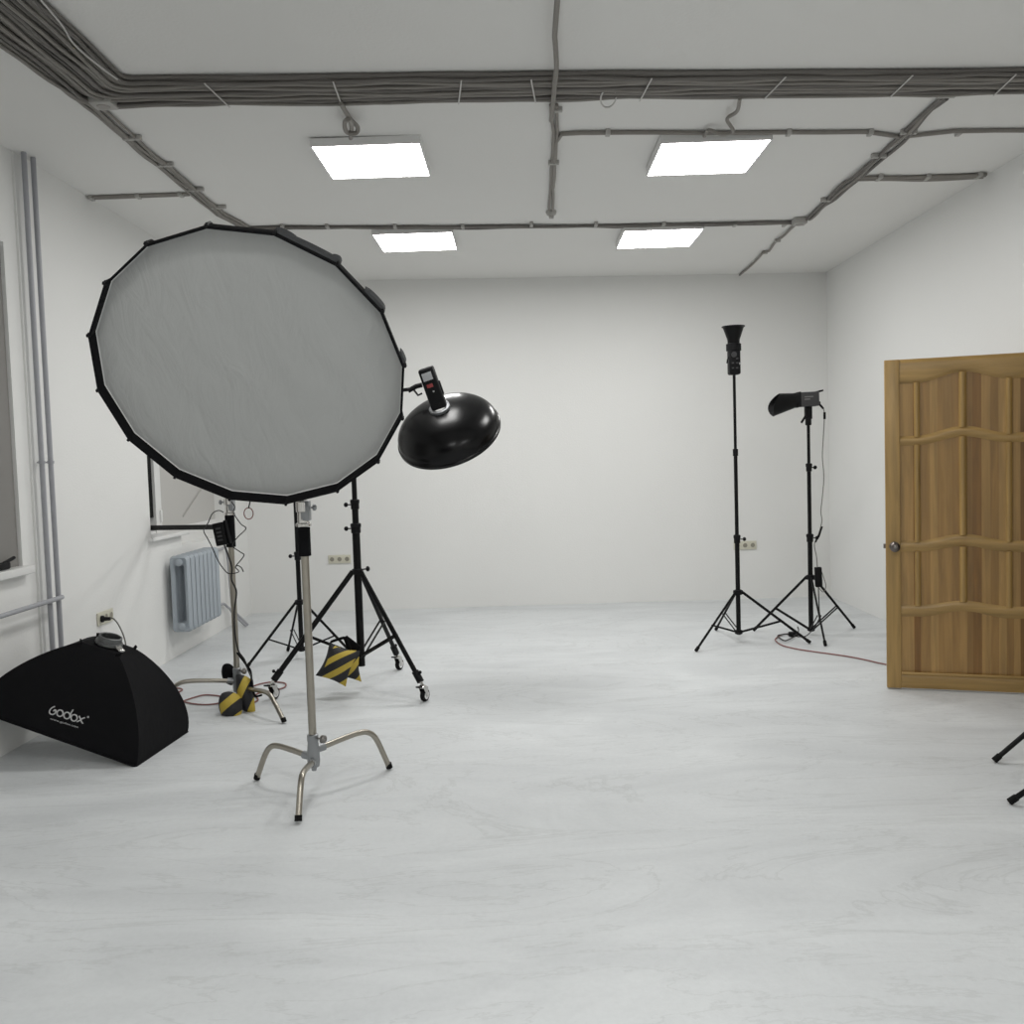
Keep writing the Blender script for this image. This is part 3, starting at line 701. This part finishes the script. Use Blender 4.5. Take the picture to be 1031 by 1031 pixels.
# stands at the right edge of the frame
g = None
lightstand((2.50, 4.03), [flo(1001.5, 768), (2.70, 4.46, 0), (2.72, 3.64, 0)], .40, .10, [(.08, .62, .015, 2.5), (.62, 1.1, .012, 1.2), (1.1, 1.6, .0095, None)],
    'black light stand whose foot reaches in at the right edge, farther of the two', rl=.011, doubl=False, brace=.75)
lightstand((2.34, 3.33), [flo(1017, 810), (2.66, 3.60, 0), (2.45, 2.86, 0)], .47, .10, [(.08, .66, .015, 2.5), (.66, 1.15, .012, 1.2), (1.15, 1.7, .0095, None)],
    'black light stand whose foot reaches in at the right edge, nearer of the two', rl=.011, doubl=False, brace=.75)

# thin stand behind the roller stand, left
CT = (-1.592, 6.68)
hT = zat(301, 606, 6.68); lT = zat(304, 653, 6.68)
kT = zat(298.7, 559, 6.68)
lightstand(CT, [flo(249, 673), flo(290, 656), (-1.16, 6.52, 0)], hT, lT,
    [(lT-.02, kT, .0165, PI), (kT, 1.55, .0135, 0.5), (1.55, 1.85, .0105, None)],
    'plain black light stand standing behind the near chrome stand')

# roller stand with casters
CR = (-1.0, 5.71)
hR = zat(360, 575, 5.71); lR = zat(364, 659, 5.71)
kz1, kz2 = zat(358, 531, 5.71), zat(357, 507, 5.71)
headz = zat(352, 398, 5.71)
rs = lightstand(CR, [flo(426, 707), flo(274, 705), flo(400.5, 675)], hR, lR,
    [(lR-.07, kz1, .0235, PI), (kz1, kz2, .0195, PI), (kz2, headz+.05, .0155, None)],
    'heavy black roller stand on three casters, carrying the boom arm of the beauty dish', name='roller_stand', rl=.014, casters=True, brace=.60)
knob(V((CR[0]+.035, CR[1], hR+.01)), V((1, -.2, .1)).normalized(), M['plast'], .016, .04, 'hub_knob', rs)
# boom arm from the stand head to the flash
YD = 5.4
head = V((CR[0], CR[1], headz)); pe = at(424, 388.5, YD)
t = thing('boom_arm', head, 'short black boom arm holding the beauty dish flash beside the round softbox', 'boom arm')
B().tube([head+(head-pe).normalized()*.22, at(417, 391.5, YD+.02)], .011, 12).out('arm', M['black'], t)
B().lathe([(.030, -.03), (.034, -.026), (.034, .026), (.030, .03)], Fr(head, (0, -1, 0)), 20).out('grip_head', M['plast'], t)
B().tube([at(411, 393.5, YD), at(419, 389, YD), at(425, 387.5, YD)], .014, 10).out('bracket', M['plast'], t)
B().tube([at(417, 393, YD-.02), at(421, 398, YD-.03), at(425, 396, YD-.03)], .006, 8).out('tilt_lever', M['plast'], t)

# beauty dish: axis towards the flash, seen from behind
cd = at(451.4, 434.5, YD); th = math.radians(50)
axd = (RT*(-.32*math.sin(th)) + UP*(.947*math.sin(th)) - fw*math.cos(th)).normalized()
f = Fr(cd, axd, RT)
RD = 52.5/F*((cd-O).dot(fw)); D_ = .165
prof = []
for i in range(17):
    a = PI/2*i/16; prof.append((RD*math.cos(a)**1.0 if i < 16 else 0, D_*math.sin(a)))
prof = [p for p in prof if p[0] > .052]
t = thing('beauty_dish', cd, 'glossy black round beauty dish facing down and away, right of the round softbox', 'beauty dish')
outp = [(RD-.004, -.026), (RD+.006, -.025), (RD+.007, -.008), (RD+.003, -.004), (RD-.001, .001)] + [(p[0], p[1]) for p in prof[1:]] + [(.050, D_*.985)]
inn = [(p[0]-.003, p[1]-.004) for p in reversed(prof[1:])] + [(RD-.006, -.024)]
B().ring(outp+inn, f, 64).out('dish', M['gloss'], t)
B().ring([(.047, D_-.010), (.060, D_-.008), (.060, D_+.012), (.050, D_+.016), (.045, D_+.016)], f, 36).out('mount_ring', M['cast'], t)
B().lathe([(.08, .045), (.08, .048), (0, .048)], f, 28).out('deflector', M['silver'], t)
# flash head on it
t = thing('flash_head', f(0, 0, D_), 'black flash head with a pale display standing on the beauty dish', 'flash')
ff = Fr(f(0, 0, D_+.004), (at(431, 378, YD-.13)-f(0, 0, D_)).normalized(), RT)
tl = .235
bodyb = B(); bodyb.box((-.043, -.042, 0), (.044, .042, tl), ff, bev=.014); bodyb.out('body', M['plast'], t)
B().lathe([(.043, -.002), (.046, .0), (.046, .03), (.040, .034)], ff, 28).out('mount_collar', M['plast'], t)
fy = -1 if ff(0, -1, 0).y < ff(0, 1, 0).y else 1
dsp = Fr(ff(-.002, fy*.042, tl-.048), ff.y*fy, ff.x)
B().box((-.027, -.022, 0), (.027, .022, .003), dsp, bev=.001).out('display', M['lcd'], t)
dsp = Fr(ff(-.004, fy*.042, tl-.10), ff.y*fy, ff.x)
B().box((-.018, -.010, 0), (.016, .010, .003), dsp, bev=.001).out('label_print', M['red'], t)
B().lathe([(.005, 0), (.005, .004), (0, .004)], Fr(ff(.004, fy*.042, tl-.135), ff.y*fy, ff.x), 10).out('button', M['print'], t)
B().box((.036, -.012, tl*.28), (.052, .012, tl*.62), ff, bev=.005).out('side_grip', M['plast'], t)

# ---------------------------------------------------------------- chrome c-stands
def cstand(C0, feet, ztop, label, collar, sleeve, hubz=.15, legz=(.13, .17, .21), rp=.0175, knobdir=0):
    x, y = C0; t = thing('c_stand', (x, y, 0), label, 'light stand')
    B().tube([(x, y, hubz-.02), (x, y, sleeve[0])], rp, 20).out('lower_pole', M['steel'], t)
    B().lathe([(rp+.001, sleeve[0]), (rp+.010, sleeve[0]+.002), (rp+.010, sleeve[1]), (rp+.001, sleeve[1]+.002)], Fr((x, y, 0), (0, 0, 1)), 20).out('black_sleeve', M['fabric'], t)
    cl = B().lathe([(rp, collar[0]-.004), (rp+.016, collar[0]-.003), (rp+.016, collar[0]+.008), (rp+.008, collar[0]+.012), (rp+.007, collar[0]+.055), (rp+.012, collar[0]+.058), (rp+.012, collar[1]-.01), (rp, collar[1])], Fr((x, y, 0), (0, 0, 1)), 20).out('riser_collar', M['chrome'], t)
    B().box((-.018, -.012, collar[0]+.02), (.018, .036, collar[1]-.005), Fr((x, y, 0), (0, 0, 1), (math.cos(knobdir+PI/2), math.sin(knobdir+PI/2), 0)) if False else Fr((x+.012, y-.012, 0), (0, 0, 1)), bev=.004).out('lock_block', M['cast'], cl)
    kd = V((math.cos(knobdir), math.sin(knobdir), 0))
    knob(V((x, y, (collar[0]+collar[1])/2+.02))+kd*(rp+.006), kd, M['cast'], .014, .034, 't_handle', cl)
    B().tube([(x, y, collar[1]-.02), (x, y, ztop)], rp*.75, 16).out('riser', M['chrome'], t)
    hb = B().lathe([(.0, -.075), (.010, -.073), (.012, -.06), (.024, -.055), (.027, -.03), (.026, .01), (.022, .05), (.024, .055), (.024, .08), (rp+.001, .084)], Fr((x, y, hubz), (0, 0, 1)), 20).out('leg_casting', M['cast'], t)
    kd = V((.85, -.5, 0)).normalized(); knob(V((x, y, hubz+.068))+kd*.022, kd, M['darkst'], .017, .05, 't_handle', hb)
    for p, lz in zip(feet, legz):
        p = V(p); d = V((p.x-x, p.y-y, 0)); L = d.length; d = d/L
        B().tube([V((x, y, lz))+d*.01, V((x, y, lz+.003))+d*.055], .017, 12).out('leg_socket', M['cast'], hb)
        a = V((x, y, lz))
        pts = [a+d*.03, a+d*(L*.35)+V((0, 0, .014)), a+d*(L*.60)+V((0, 0, .022)), a+d*(L*.73)+V((0, 0, .012)), a+d*(L*.84)+V((0, 0, -.030)), V((p.x, p.y, .012))]
        lg = B().tube(smoothpath(pts, 6), .0125, 14).out('leg', M['steel'], t)
        e = V((p.x, p.y, .0)); dr = (V((p.x, p.y, .012))-pts[-2]).normalized()
        B().tube([V((p.x, p.y, .02))-dr*.012, V((p.x, p.y, .012))+dr*.004], .0145, 12).out('foot_cap', M['rubber'], lg)
    return t
CF = (-.905, 3.925)
zf = lambda py: zat(308, py, CF[1])
cs1 = cstand(CF, [flo(300.5, 829), flo(259, 786), flo(392, 775)], 1.90, 'chrome c stand with turtle legs holding the round softbox, in front', (zf(529), zf(503)), (zf(560), zf(531)), hubz=.165, legz=(.135, .150, .180), rp=.0165, knobdir=.2)
C2 = (-1.655, 5.36)
zg = lambda py: zat(230, py, C2[1])
cs2 = cstand(C2, [flo(286, 728.5), (-2.07, 5.22, 0), (-1.80, 5.80, 0)], 1.60, 'chrome c stand farther back, left, with cables looped around it', (zg(518), zg(500)), (zg(551), zg(519)), hubz=.15, legz=(.12, .16, .19), rp=.0170, knobdir=PI)
# black bar reaching into the window niche
t = thing('boom_arm', at(223, 531, C2[1]), 'straight black boom arm from the rear chrome stand to the far window sill', 'boom arm')
pa, pb = at(225, 530.5, C2[1]-.03), V((-2.655, 6.63, .965)); pb = onp(151, 531.5, 0, -2.62)
B().tube([pa, pb], [.016, .020], 4, sq=(1.2, 1)).out('arm', M['rubber'], t)
B().lathe([(.024, -.022), (.028, -.018), (.028, .018), (.024, .022)], Fr(pa, (0, -1, 0)), 18).out('grip_head', M['plast'], t)
# battery box clipped on
t = thing('power_pack', at(225, 545, 5.30), 'black power pack strapped to the rear chrome stand', 'power supply')
pt, pq = at(221, 526, 5.30), at(226, 548.5, 5.30)
fb = Fr(pq, pt-pq, (1, 0, 0)); LL = (pt-pq).length
B().box((-.040, -.022, 0), (.022, .022, LL), fb, bev=.005).out('pack', M['plast'], t)
for i in range(4):
    B().box((-.022, -.026, LL*.2+i*.022), (.004, -.021, LL*.2+i*.022+.010), fb).out('vent_rib', M['grey'], t)
B().box((.024, -.012, .0), (.036, .03, LL*1.05), fb, bev=.003).out('strap', M['fabric'], t)
q3 = lambda a, c_, Y=5.29: at(200+a*.1261, 490+c_*.1261, Y)
t = thing('looped_cable', q3(250, 400), 'thin black cable looping around the top of the rear chrome stand', 'cable')
B().tube(smoothpath([q3(a, c_) for a, c_ in [(200, 205), (160, 190), (110, 215), (75, 290), (40, 350), (75, 420), (110, 490), (155, 590), (210, 670), (250, 695), (320, 680), (295, 645), (310, 630), (340, 645), (358, 680)]], 5), .0030, 6).out('cord', M['wire'], t)
B().tube(smoothpath([q3(a, c_) for a, c_ in [(262, 120), (288, 160), (280, 210), (335, 295), (378, 335), (315, 400), (270, 470), (330, 520), (362, 550), (300, 630), (296, 650)]], 5), .0030, 6).out('cord', M['wire'], t)
B().tube(smoothpath([q3(a, c_, 5.31) for a, c_ in [(205, 465), (240, 560), (266, 650), (262, 740), (298, 820), (300, 880)]] + [at(236, 615, 5.31), at(237, 640, 5.31), at(240, 655, 5.31), at(246, 664, 5.31), at(250, 675, 5.3), at(254, 685, 5.28), flo(256, 701, .008), flo(262, 700, .006)], 5), .0048, 6).out('mains_lead', M['wire'], t)

# red cord on the floor at the left
t = thing('extension_cord', flo(210, 700), 'reddish extension cord looped on the floor around the rear chrome stand', 'cord')
s5 = lambda a, c_: flo(160+a*.1358, 600+c_*.1358, .006)
B().tube(smoothpath([s5(*q) for q in [(60, 690), (110, 684), (160, 686), (172, 698), (140, 715), (100, 735), (120, 765), (200, 788), (260, 800), (340, 806), (420, 800), (490, 785), (560, 800), (640, 812), (700, 790), (735, 770), (720, 730), (780, 712), (860, 700), (925, 680), (942, 662), (925, 644), (840, 638), (760, 650), (700, 668)]], 6), .0045, 8).out('cord', M['redc'], t)
B().tube(smoothpath([s5(*q) for q in [(150, 790), (230, 762), (330, 735), (420, 738), (490, 748), (540, 735)]], 6), .0045, 8).out('cord', M['redc'], t)

# ---------------------------------------------------------------- sandbags
def pouch(name, parent, cpts, thick, rnd=0, m='stripe'):
    """pillow between four corner points (tl, tr, br, bl), bulging along the normal"""
    tl, tr, br, bl = [V(p) for p in cpts]; n = 14
    nn = (tr-tl).cross(bl-tl).normalized(); b = MB(); uv = []
    for side in (1, -1):
        for i in range(n+1):
            for j in range(n+1):
                u, v_ = i/n, j/n
                pu = .5+(u-.5)*(1-.16*(math.sin(PI*v_))*abs(2*u-1)**2); pv = .5+(v_-.5)*(1-.10*math.sin(PI*u)*abs(2*v_-1)**2)
                if rnd:
                    a, c_ = 2*u-1, 2*v_-1; pu = (pu*(1-rnd)+rnd*(.5+.5*a*math.sqrt(1-c_*c_/2))); pv = pv*(1-rnd)+rnd*(.5+.5*c_*math.sqrt(1-a*a/2))
                p = (tl*(1-pu)+tr*pu)*(1-pv)+(bl*(1-pu)+br*pu)*pv
                h = (math.sin(PI*u)**.55)*(math.sin(PI*v_)**.55) if 0 < i < n and 0 < j < n else 0
                b.v.append(p+nn*side*thick*h*.5); uv.append((u, 1-v_))
    for s in (0, 1):
        o_ = s*(n+1)**2
        for i in range(n):
            for j in range(n):
                a = o_+i*(n+1)+j; q = (a, a+n+1, a+n+2, a+1); b.f.append(q if s == 0 else q[::-1])
    b.uv = uv
    return b.out(name, M[m], parent, fix=False)
q6 = lambda a, c_, Y: at(310+a*.0582, 640+c_*.0582, Y)
t = thing('sandbag', q6(620, 500, 5.55), 'black and yellow striped sandbag hanging under the roller stand', 'sandbag')
pouch('pouch', t, [q6(370, 125, 5.52), q6(900, 285, 5.48), q6(655, 885, 5.46), q6(130, 690, 5.50)], .10)
pouch('pouch', t, [q6(420, 150, 5.60), q6(905, 260, 5.60), q6(930, 800, 5.60), q6(420, 700, 5.60)], .09)
B().tube(smoothpath([q6(390, 150, 5.53), q6(400, 110, 5.55), q6(520, 65, 5.58), q6(640, 40, 5.60), q6(690, 120, 5.58), q6(740, 240, 5.55)]), .010, 8, sq=(1, .35)).out('handle', M['fabric'], t)
B().tube([q6(640, 20, 5.62), q6(760, 180, 5.62), q6(870, 260, 5.62)], [.015, .035, .03], 8, sq=(1, .4)).out('strap', M['fabric'], t)
t = thing('sandbag', flo(240, 715), 'black and yellow sandbag slung over the base of the rear chrome stand', 'sandbag')
s6 = lambda a, c_, Y: at(160+a*.1358, 600+c_*.1358, Y)
pouch('pouch', t, [s6(440, 690, 5.24), s6(640, 730, 5.24), s6(600, 960, 5.20), s6(440, 900, 5.22)], .11, rnd=.9, m='stripe2')
pouch('pouch', t, [s6(560, 560, 5.30), s6(690, 600, 5.30), s6(730, 900, 5.26), s6(580, 840, 5.28)], .09, rnd=.55, m='stripe2')
pouch('pouch', t, [s6(460, 490, 5.42), s6(570, 510, 5.42), s6(575, 680, 5.42), s6(465, 640, 5.42)], .06, rnd=.9, m='fabric')
B().tube(smoothpath([s6(580, 420, 5.33), s6(640, 500, 5.31), s6(680, 560, 5.3), s6(690, 660, 5.28), s6(715, 740, 5.24), s6(765, 735, 5.24)]), .006, 8).out('handle', M['fabric'], t)

# ---------------------------------------------------------------- round softbox
SC = .92; cs_ = O + (V((-1.023, 3.648, 1.72))-O)*SC; RS = .6*SC
az, el, t0 = .011, .584, 2.015
n_ = V((-math.sin(az)*math.cos(el), -math.cos(az)*math.cos(el), -math.sin(el)))
e1 = V((0, 0, 1)).cross(n_).normalized(); e2 = n_.cross(e1)
def sp(r, k, h):      # radius, corner index (float ok), height behind the rim plane
    a = t0-k*PI/8; return cs_ + (e1*math.cos(a)+e2*math.sin(a))*r - n_*h
sb = thing('round_softbox', cs_, 'large round sixteen sided softbox with white diffuser, black rim, on the front chrome stand', 'softbox')
DS = .40
def shellr(s): return RS*(1-s**1.9)*.93+RS*.07+.0 if s < 1 else .06
prof = []
for i in range(15):
    s = i/14; prof.append((RS, 0) if i == 0 else (max(.07, (RS-.010)*(1-(i-1)/13)**.80), .046+(DS-.046)*((i-1)/13)**.92))
b = B()
for (rr, hh), (rr2, hh2) in zip(prof, prof[1:]):
    for k in range(16):
        b.quad(sp(rr, k, hh), sp(rr, k+1, hh), sp(rr2, k+1, hh2), sp(rr2, k, hh2))
b.out('shell', M['fabric'], sb, smooth=False)
b = B()
pi_ = [(max(.06, r-.006), h-.004) for r, h in prof]
for (rr, hh), (rr2, hh2) in zip(pi_[3:], pi_[4:]):
    for k in range(16):
        b.quad(sp(rr, k, hh), sp(rr, k+1, hh), sp(rr2, k+1, hh2), sp(rr2, k, hh2))
b.out('silver_lining', M['silver'], sb, smooth=False)
LIP = .042
b = B(); pr_ = [(RS-.0005, .004), (RS, -.004), (RS-.009, -.004), (RS-.0115, LIP+.004), (RS-.0095, LIP+.004)]
for a, c_ in zip(pr_, pr_[1:]+pr_[:1]):
    for k in range(16):
        b.quad(sp(a[0], k, a[1]), sp(a[0], k+1, a[1]), sp(c_[0], k+1, c_[1]), sp(c_[0], k, c_[1]))
b.out('rim', M['fabric'], sb, smooth=False)
# diffuser: slightly wrinkled sheet
b = B(); vs = []; fs = []; NR = 22; NK = 64
rd = RS-.0125
def polyr(k):   # radius factor along a 16-gon edge
    a = (k % 1-.5)*PI/8; return math.cos(PI/16)/math.cos(a)
vs.append(sp(0, 0, LIP+.006))
for i in range(1, NR+1):
    for j in range(NK):
        k = j*16/NK; s = i/NR; rr = rd*s*(polyr(k)*s+(1-s)); x_, y_ = rr*math.cos(t0-k*PI/8), rr*math.sin(t0-k*PI/8)
        w_ = .0022*math.sin(14*x_-5*y_+2*math.sin(5*y_))*math.sin(6*y_+1.3)+.0012*math.sin(33*x_+9*y_+1.5*math.sin(11*y_))
        vs.append(sp(rr, k, LIP+.006*(1-s*s)+w_*(1-s**6)))
for j in range(NK): fs.append((0, 1+j, 1+(j+1) % NK))
for i in range(NR-1):
    for j in range(NK):
        q = (j+1) % NK; a = 1+i*NK; fs.append((a+j, a+NK+j, a+NK+q, a+q))
b.add(vs, fs).out('diffuser', M['diff'], sb)
b = B(); b.tube([sp(rd+.001, k/1.0, LIP-.001) for k in list(range(16))+[16, 17]], .0022, 6, cap=False).out('white_edging', M['whitep'], sb)
for k in range(16):
    rb = B()
    rb.tube([sp(r_+.004, k, h_) for r_, h_ in prof], .0045, 6).out('rib', M['plast'], sb)
    f = Fr(sp(RS+.002, k, .006), sp(1, k, 0)-sp(0, k, 0), -n_)
    B().box((-.012, -.005, -.010), (.009, .005, .004), f, bev=.002).out('rib_tip', M['plast'], sb)
# fabric pockets standing proud along the upper right edge
def flap(k0, k1, hgt, nm='fabric_flap'):
    b = B(); n = 10; vs = []; fs = []
    for i in range(n+1):
        s = i/n; k = k0+(k1-k0)*s; pr0 = polyr(k)*RS
        bulge = hgt*math.sin(PI*s)**.6
        for (r_, h_) in ((pr0-.004, .01), (pr0+bulge, .018), (pr0+bulge*.9, .05), (pr0-.006, .06)): vs.append(sp(r_, k, h_))
    for i in range(n):
        for j in range(4): q = (j+1) % 4; fs.append((i*4+j, i*4+q, (i+1)*4+q, (i+1)*4+j))
    fs += [(0, 1, 2, 3), tuple(n*4+j for j in range(4))]
    b.add(vs, fs).out(nm, M['sheen'], sb)
flap(1.98, 2.32, .007); flap(2.25, 2.98, .003); flap(2.88, 3.06, .009); flap(3.60, 4.06, .007); flap(4.80, 5.04, .004)
f = Fr(cs_-n_*(DS-.01), -n_, e1)
B().ring([(.055, 0), (.075, 0), (.075, .02), (.055, .02)], f, 28).out('speed_ring', M['cast'], sb)
# pull ring hanging at the bottom
pY = at(251, 507, 3.72).y; pc = at(250.3, 517, 3.80); rr = 4.6/F*3.8
pr = sb
B().tube([pc+V((rr*math.cos(a), 0, rr*1.25*math.sin(a))) for a in [2*PI*k/24 for k in range(25)]], .0022, 6).out('pull_ring', M['redc'], sb)
B().tube([at(252.3, 503, 3.78), at(250.3, 511.5, 3.80)], .003, 6).out('pull_cord', M['wire'], sb)
# monolight behind it
t = thing('monolight', f(0, 0, .03), 'black monolight behind the round softbox on the front chrome stand', 'strobe')
B().lathe([(.05, .021), (.06, .024), (.06, .22), (.05, .235), (0, .235)], f, 24).out('body', M['plast'], t)
B().tube([f(0, 0, .13), V((CF[0], CF[1], 1.90))], .014, 10).out('bracket', M['plast'], t)

# ---------------------------------------------------------------- rectangular softbox leaning on the left wall
C = flo(137, 772); R2 = flo(189, 737); ed = (R2-C).normalized(); W_ = (R2-C).length
tilt = math.radians(19.5); hor = V((-ed.y, ed.x, 0)); 
if hor.x > 0: hor = -hor
ld = hor*math.cos(tilt)+V((0, 0, math.sin(tilt))); Lr = .83; nr = ld.cross(ed).normalized()
if nr.z < 0: nr = -nr
HS = .425
cen = C+ed*W_/2+ld*Lr/2
def sf(a, c_, h):     # a along long side (-1..1, +1 = raised end), c_ along short side (-1 near), h 0..1
    k = (1-max(0, h)**1.75)**.80 if h < 1 else 0
    ka = k*(1-.19)+.19; kb = k*(1-.25)+.25
    # fabric panels sag slightly inwards between the rods
    sag = 1-.05*math.sin(PI*min(h, 1))*(1-max(abs(a), abs(c_))**8 if False else 1)*(1-min(abs(a), abs(c_))**2)
    return cen+ld*(a*Lr/2*ka*sag)+ed*(c_*W_/2*kb*sag)+nr*(h*HS*.97)
t = thing('rectangular_softbox', cen, 'black rectangular softbox with white lettering, lying tilted against the left wall', 'softbox')
def shell_side(pa, pb, nm):
    b = B(); n, m_ = 16, 14; vs = []; fs = []
    for i in range(n+1):
        h = (i/n); h = math.sin(h*PI/2) if False else h
        for j in range(m_+1):
            s = j/m_; a = pa[0]*(1-s)+pb[0]*s; c_ = pa[1]*(1-s)+pb[1]*s; vs.append(sf(a, c_, h*.985))
    for i in range(n):
        for j in range(m_): q = i*(m_+1)+j; fs.append((q, q+1, q+m_+2, q+m_+1))
    return b.add(vs, fs).out(nm, M['fabric'], t)
cr = [(-1, -1), (1, -1), (1, 1), (-1, 1)]
sides = [shell_side(cr[i], cr[(i+1) % 4], 'side_panel') for i in range(4)]
b = B(); b.quad(*[sf(a, c_, .012) for a, c_ in cr]); b.out('front_diffuser', M['whitep'], t, smooth=False)
b = B()
for i in range(4):
    p, q = sf(*cr[i], 0), sf(*cr[(i+1) % 4], 0); b.tube([p, q], .0055, 8)
b.out('piping', M['fabric'], t)
b = B(); b.quad(*[sf(a, c_, .985) for a, c_ in cr]); b.out('top_panel', M['fabric'], t, smooth=False)
for i, (a, c_) in enumerate(cr):
    pp = sf(a, c_, .985); d = (pp-(cen+nr*HS)).normalized()
    B().box((-.013, -.004, -.02), (.013, .004, .018), Fr(pp-nr*.004, (nr+d*.4).normalized(), nr.cross(d)), bev=.003).out('rod_pocket', M['fabric'], t)
fr_ = Fr(cen+nr*HS*.965, nr, ed)
B().ring([(.048, .0), (.062, .0), (.066, .006), (.064, .018), (.058, .020), (.056, .042), (.050, .045), (.046, .042)], fr_, 36).out('speed_ring', M['castd'], t)
B().lathe([(.046, .008), (.046, .012), (0, .012)], fr_, 24).out('ring_opening', M['plast'], t)
dd = (-ld*.75-ed*.35).normalized()
B().box((-.014, -.016, 0), (.018, .016, .045), Fr(cen+nr*HS*.975+dd*.060, (dd-nr*.25).normalized(), nr), bev=.004).out('rod_socket', M['chrome'], t)
# lettering on the near long side, mapped onto the panel: s along the side, h up the panel
def onface(s, h):     # s 0 = near-right corner end, 1 = raised end ; h 0..1 up
    p = sf(-1+2*s, -1, h); e_ = .004
    n1 = (sf(-1+2*s+.02, -1, h)-p).cross(sf(-1+2*s, -1, h+.02)-p).normalized()
    if n1.dot(O-p) < 0: n1 = -n1
    return p + n1*e_
def find(px, py):     # panel coordinates seen at a pixel of the photo frame
    best = None; d0 = ray(px, py).normalized()
    s_, h_ = .5, .3; st_ = .25
    def err(s, h):
        v_ = (onface(s, h)-O).normalized(); return (v_-d0).length
    for _ in range(60):
        c_ = [(err(s_+a*st_, h_+e*st_), s_+a*st_, h_+e*st_) for a in (-1, 0, 1) for e in (-1, 0, 1) if 0 <= s_+a*st_ <= 1 and 0 <= h_+e*st_ < .95]
        e_, ns_, nh = min(c_)
        if (ns_, nh) == (s_, h_): st_ /= 2
        s_, h_ = ns_, nh
    return s_, h_
def lp_(x, y): return (30+x*.0776, 690+y*.0776)     # from the enlarged crop to the frame
def circ(cx, cy, rx, ry, rot=.28, a0=0, a1=2*PI, n=22):
    o = []
    for i in range(n+1):
        a = a0+(a1-a0)*i/n; x, y = rx*math.cos(a), ry*math.sin(a)
        o.append((cx+x*math.cos(rot)-y*math.sin(rot), cy+x*math.sin(rot)+y*math.cos(rot)))
    return o
strokes = [
 [(325, 275), (290, 290), (262, 320), (255, 350), (270, 372), (298, 378), (325, 365), (338, 335), (330, 318), (305, 335)],
 circ(392, 362, 40, 42), circ(482, 392, 40, 42), [(562, 316), (547, 340), (533, 366), (525, 400), (520, 420)], circ(575, 422, 40, 42),
 [(640, 398), (655, 430), (670, 470), (690, 497)], [(716, 420), (680, 432), (645, 458), (612, 472)], circ(757, 412, 9, 9)]
b = B()
for stx in strokes:
    sm = smoothpath([V((x, y, 0)) for x, y in stx], 3) if len(stx) < 14 else [V((x, y, 0)) for x, y in stx]
    P_ = [onface(*find(*lp_(p.x, p.y))) for p in sm]
    b.tube(P_, .0031 if stx is not strokes[-1] else .0016, 6)
b.out('brand_lettering', M['print'], t)
# small web address under it: font outline laid on the panel
cu = bpy.data.curves.new('txt', 'FONT'); cu.body = 'www.godox.com'; cu.size = 1
to = bpy.data.objects.new('txt', cu); col.objects.link(to); bpy.context.view_layer.update()
dg = bpy.context.evaluated_depsgraph_get(); me = bpy.data.meshes.new_from_object(to.evaluated_get(dg))
xs = [v.co.x for v in me.vertices]; x0, x1 = min(xs), max(xs)
A_ = find(*lp_(262, 442)); Z_ = find(*lp_(628, 556)); U_ = find(*lp_(268, 415))
vs = []
for v in me.vertices:
    k = (v.co.x-x0)/(x1-x0); h = v.co.y/.75
    vs.append(onface(A_[0]+(Z_[0]-A_[0])*k+(U_[0]-A_[0])*h, A_[1]+(Z_[1]-A_[1])*k+(U_[1]-A_[1])*h))
b = B().add(vs, [tuple(p.vertices) for p in me.polygons]); b.out('web_address', M['print'], t, smooth=False)
bpy.data.objects.remove(to); bpy.data.curves.remove(cu); bpy.data.meshes.remove(me)

# black clamp lying on the near sill
t = thing('clamp', (-2.575, 4.62, W1Z0+.022), 'small black clamp lying on the near window sill at the left edge', 'clamp')
zs = W1Z0+.024
B().box((-2.60, 4.55, zs), (-2.56, 4.70, zs+.035), bev=.008).out('jaw', M['plast'], t)
B().tube([V((-2.58, 4.67, zs+.03)), V((-2.575, 4.76, zs+.05))], .009, 8).out('lever', M['plast'], t)
B().tube([V((-2.58, 4.60, zs+.03)), V((-2.58, 4.57, zs+.09))], .008, 8).out('screw', M['plast'], t)

# ---------------------------------------------------------------- world and view
w = bpy.data.worlds.new('world'); bpy.context.scene.world = w; w.use_nodes = True
w.node_tree.nodes['Background'].inputs[0].default_value = (.02, .022, .03, 1)
w.node_tree.nodes['Background'].inputs[1].default_value = .2
sc = bpy.context.scene
sc.view_settings.view_transform = 'Standard'; sc.view_settings.look = 'None'; sc.view_settings.gamma = 1
sc.view_settings.use_curve_mapping = False; sc.view_settings.exposure = 0.0
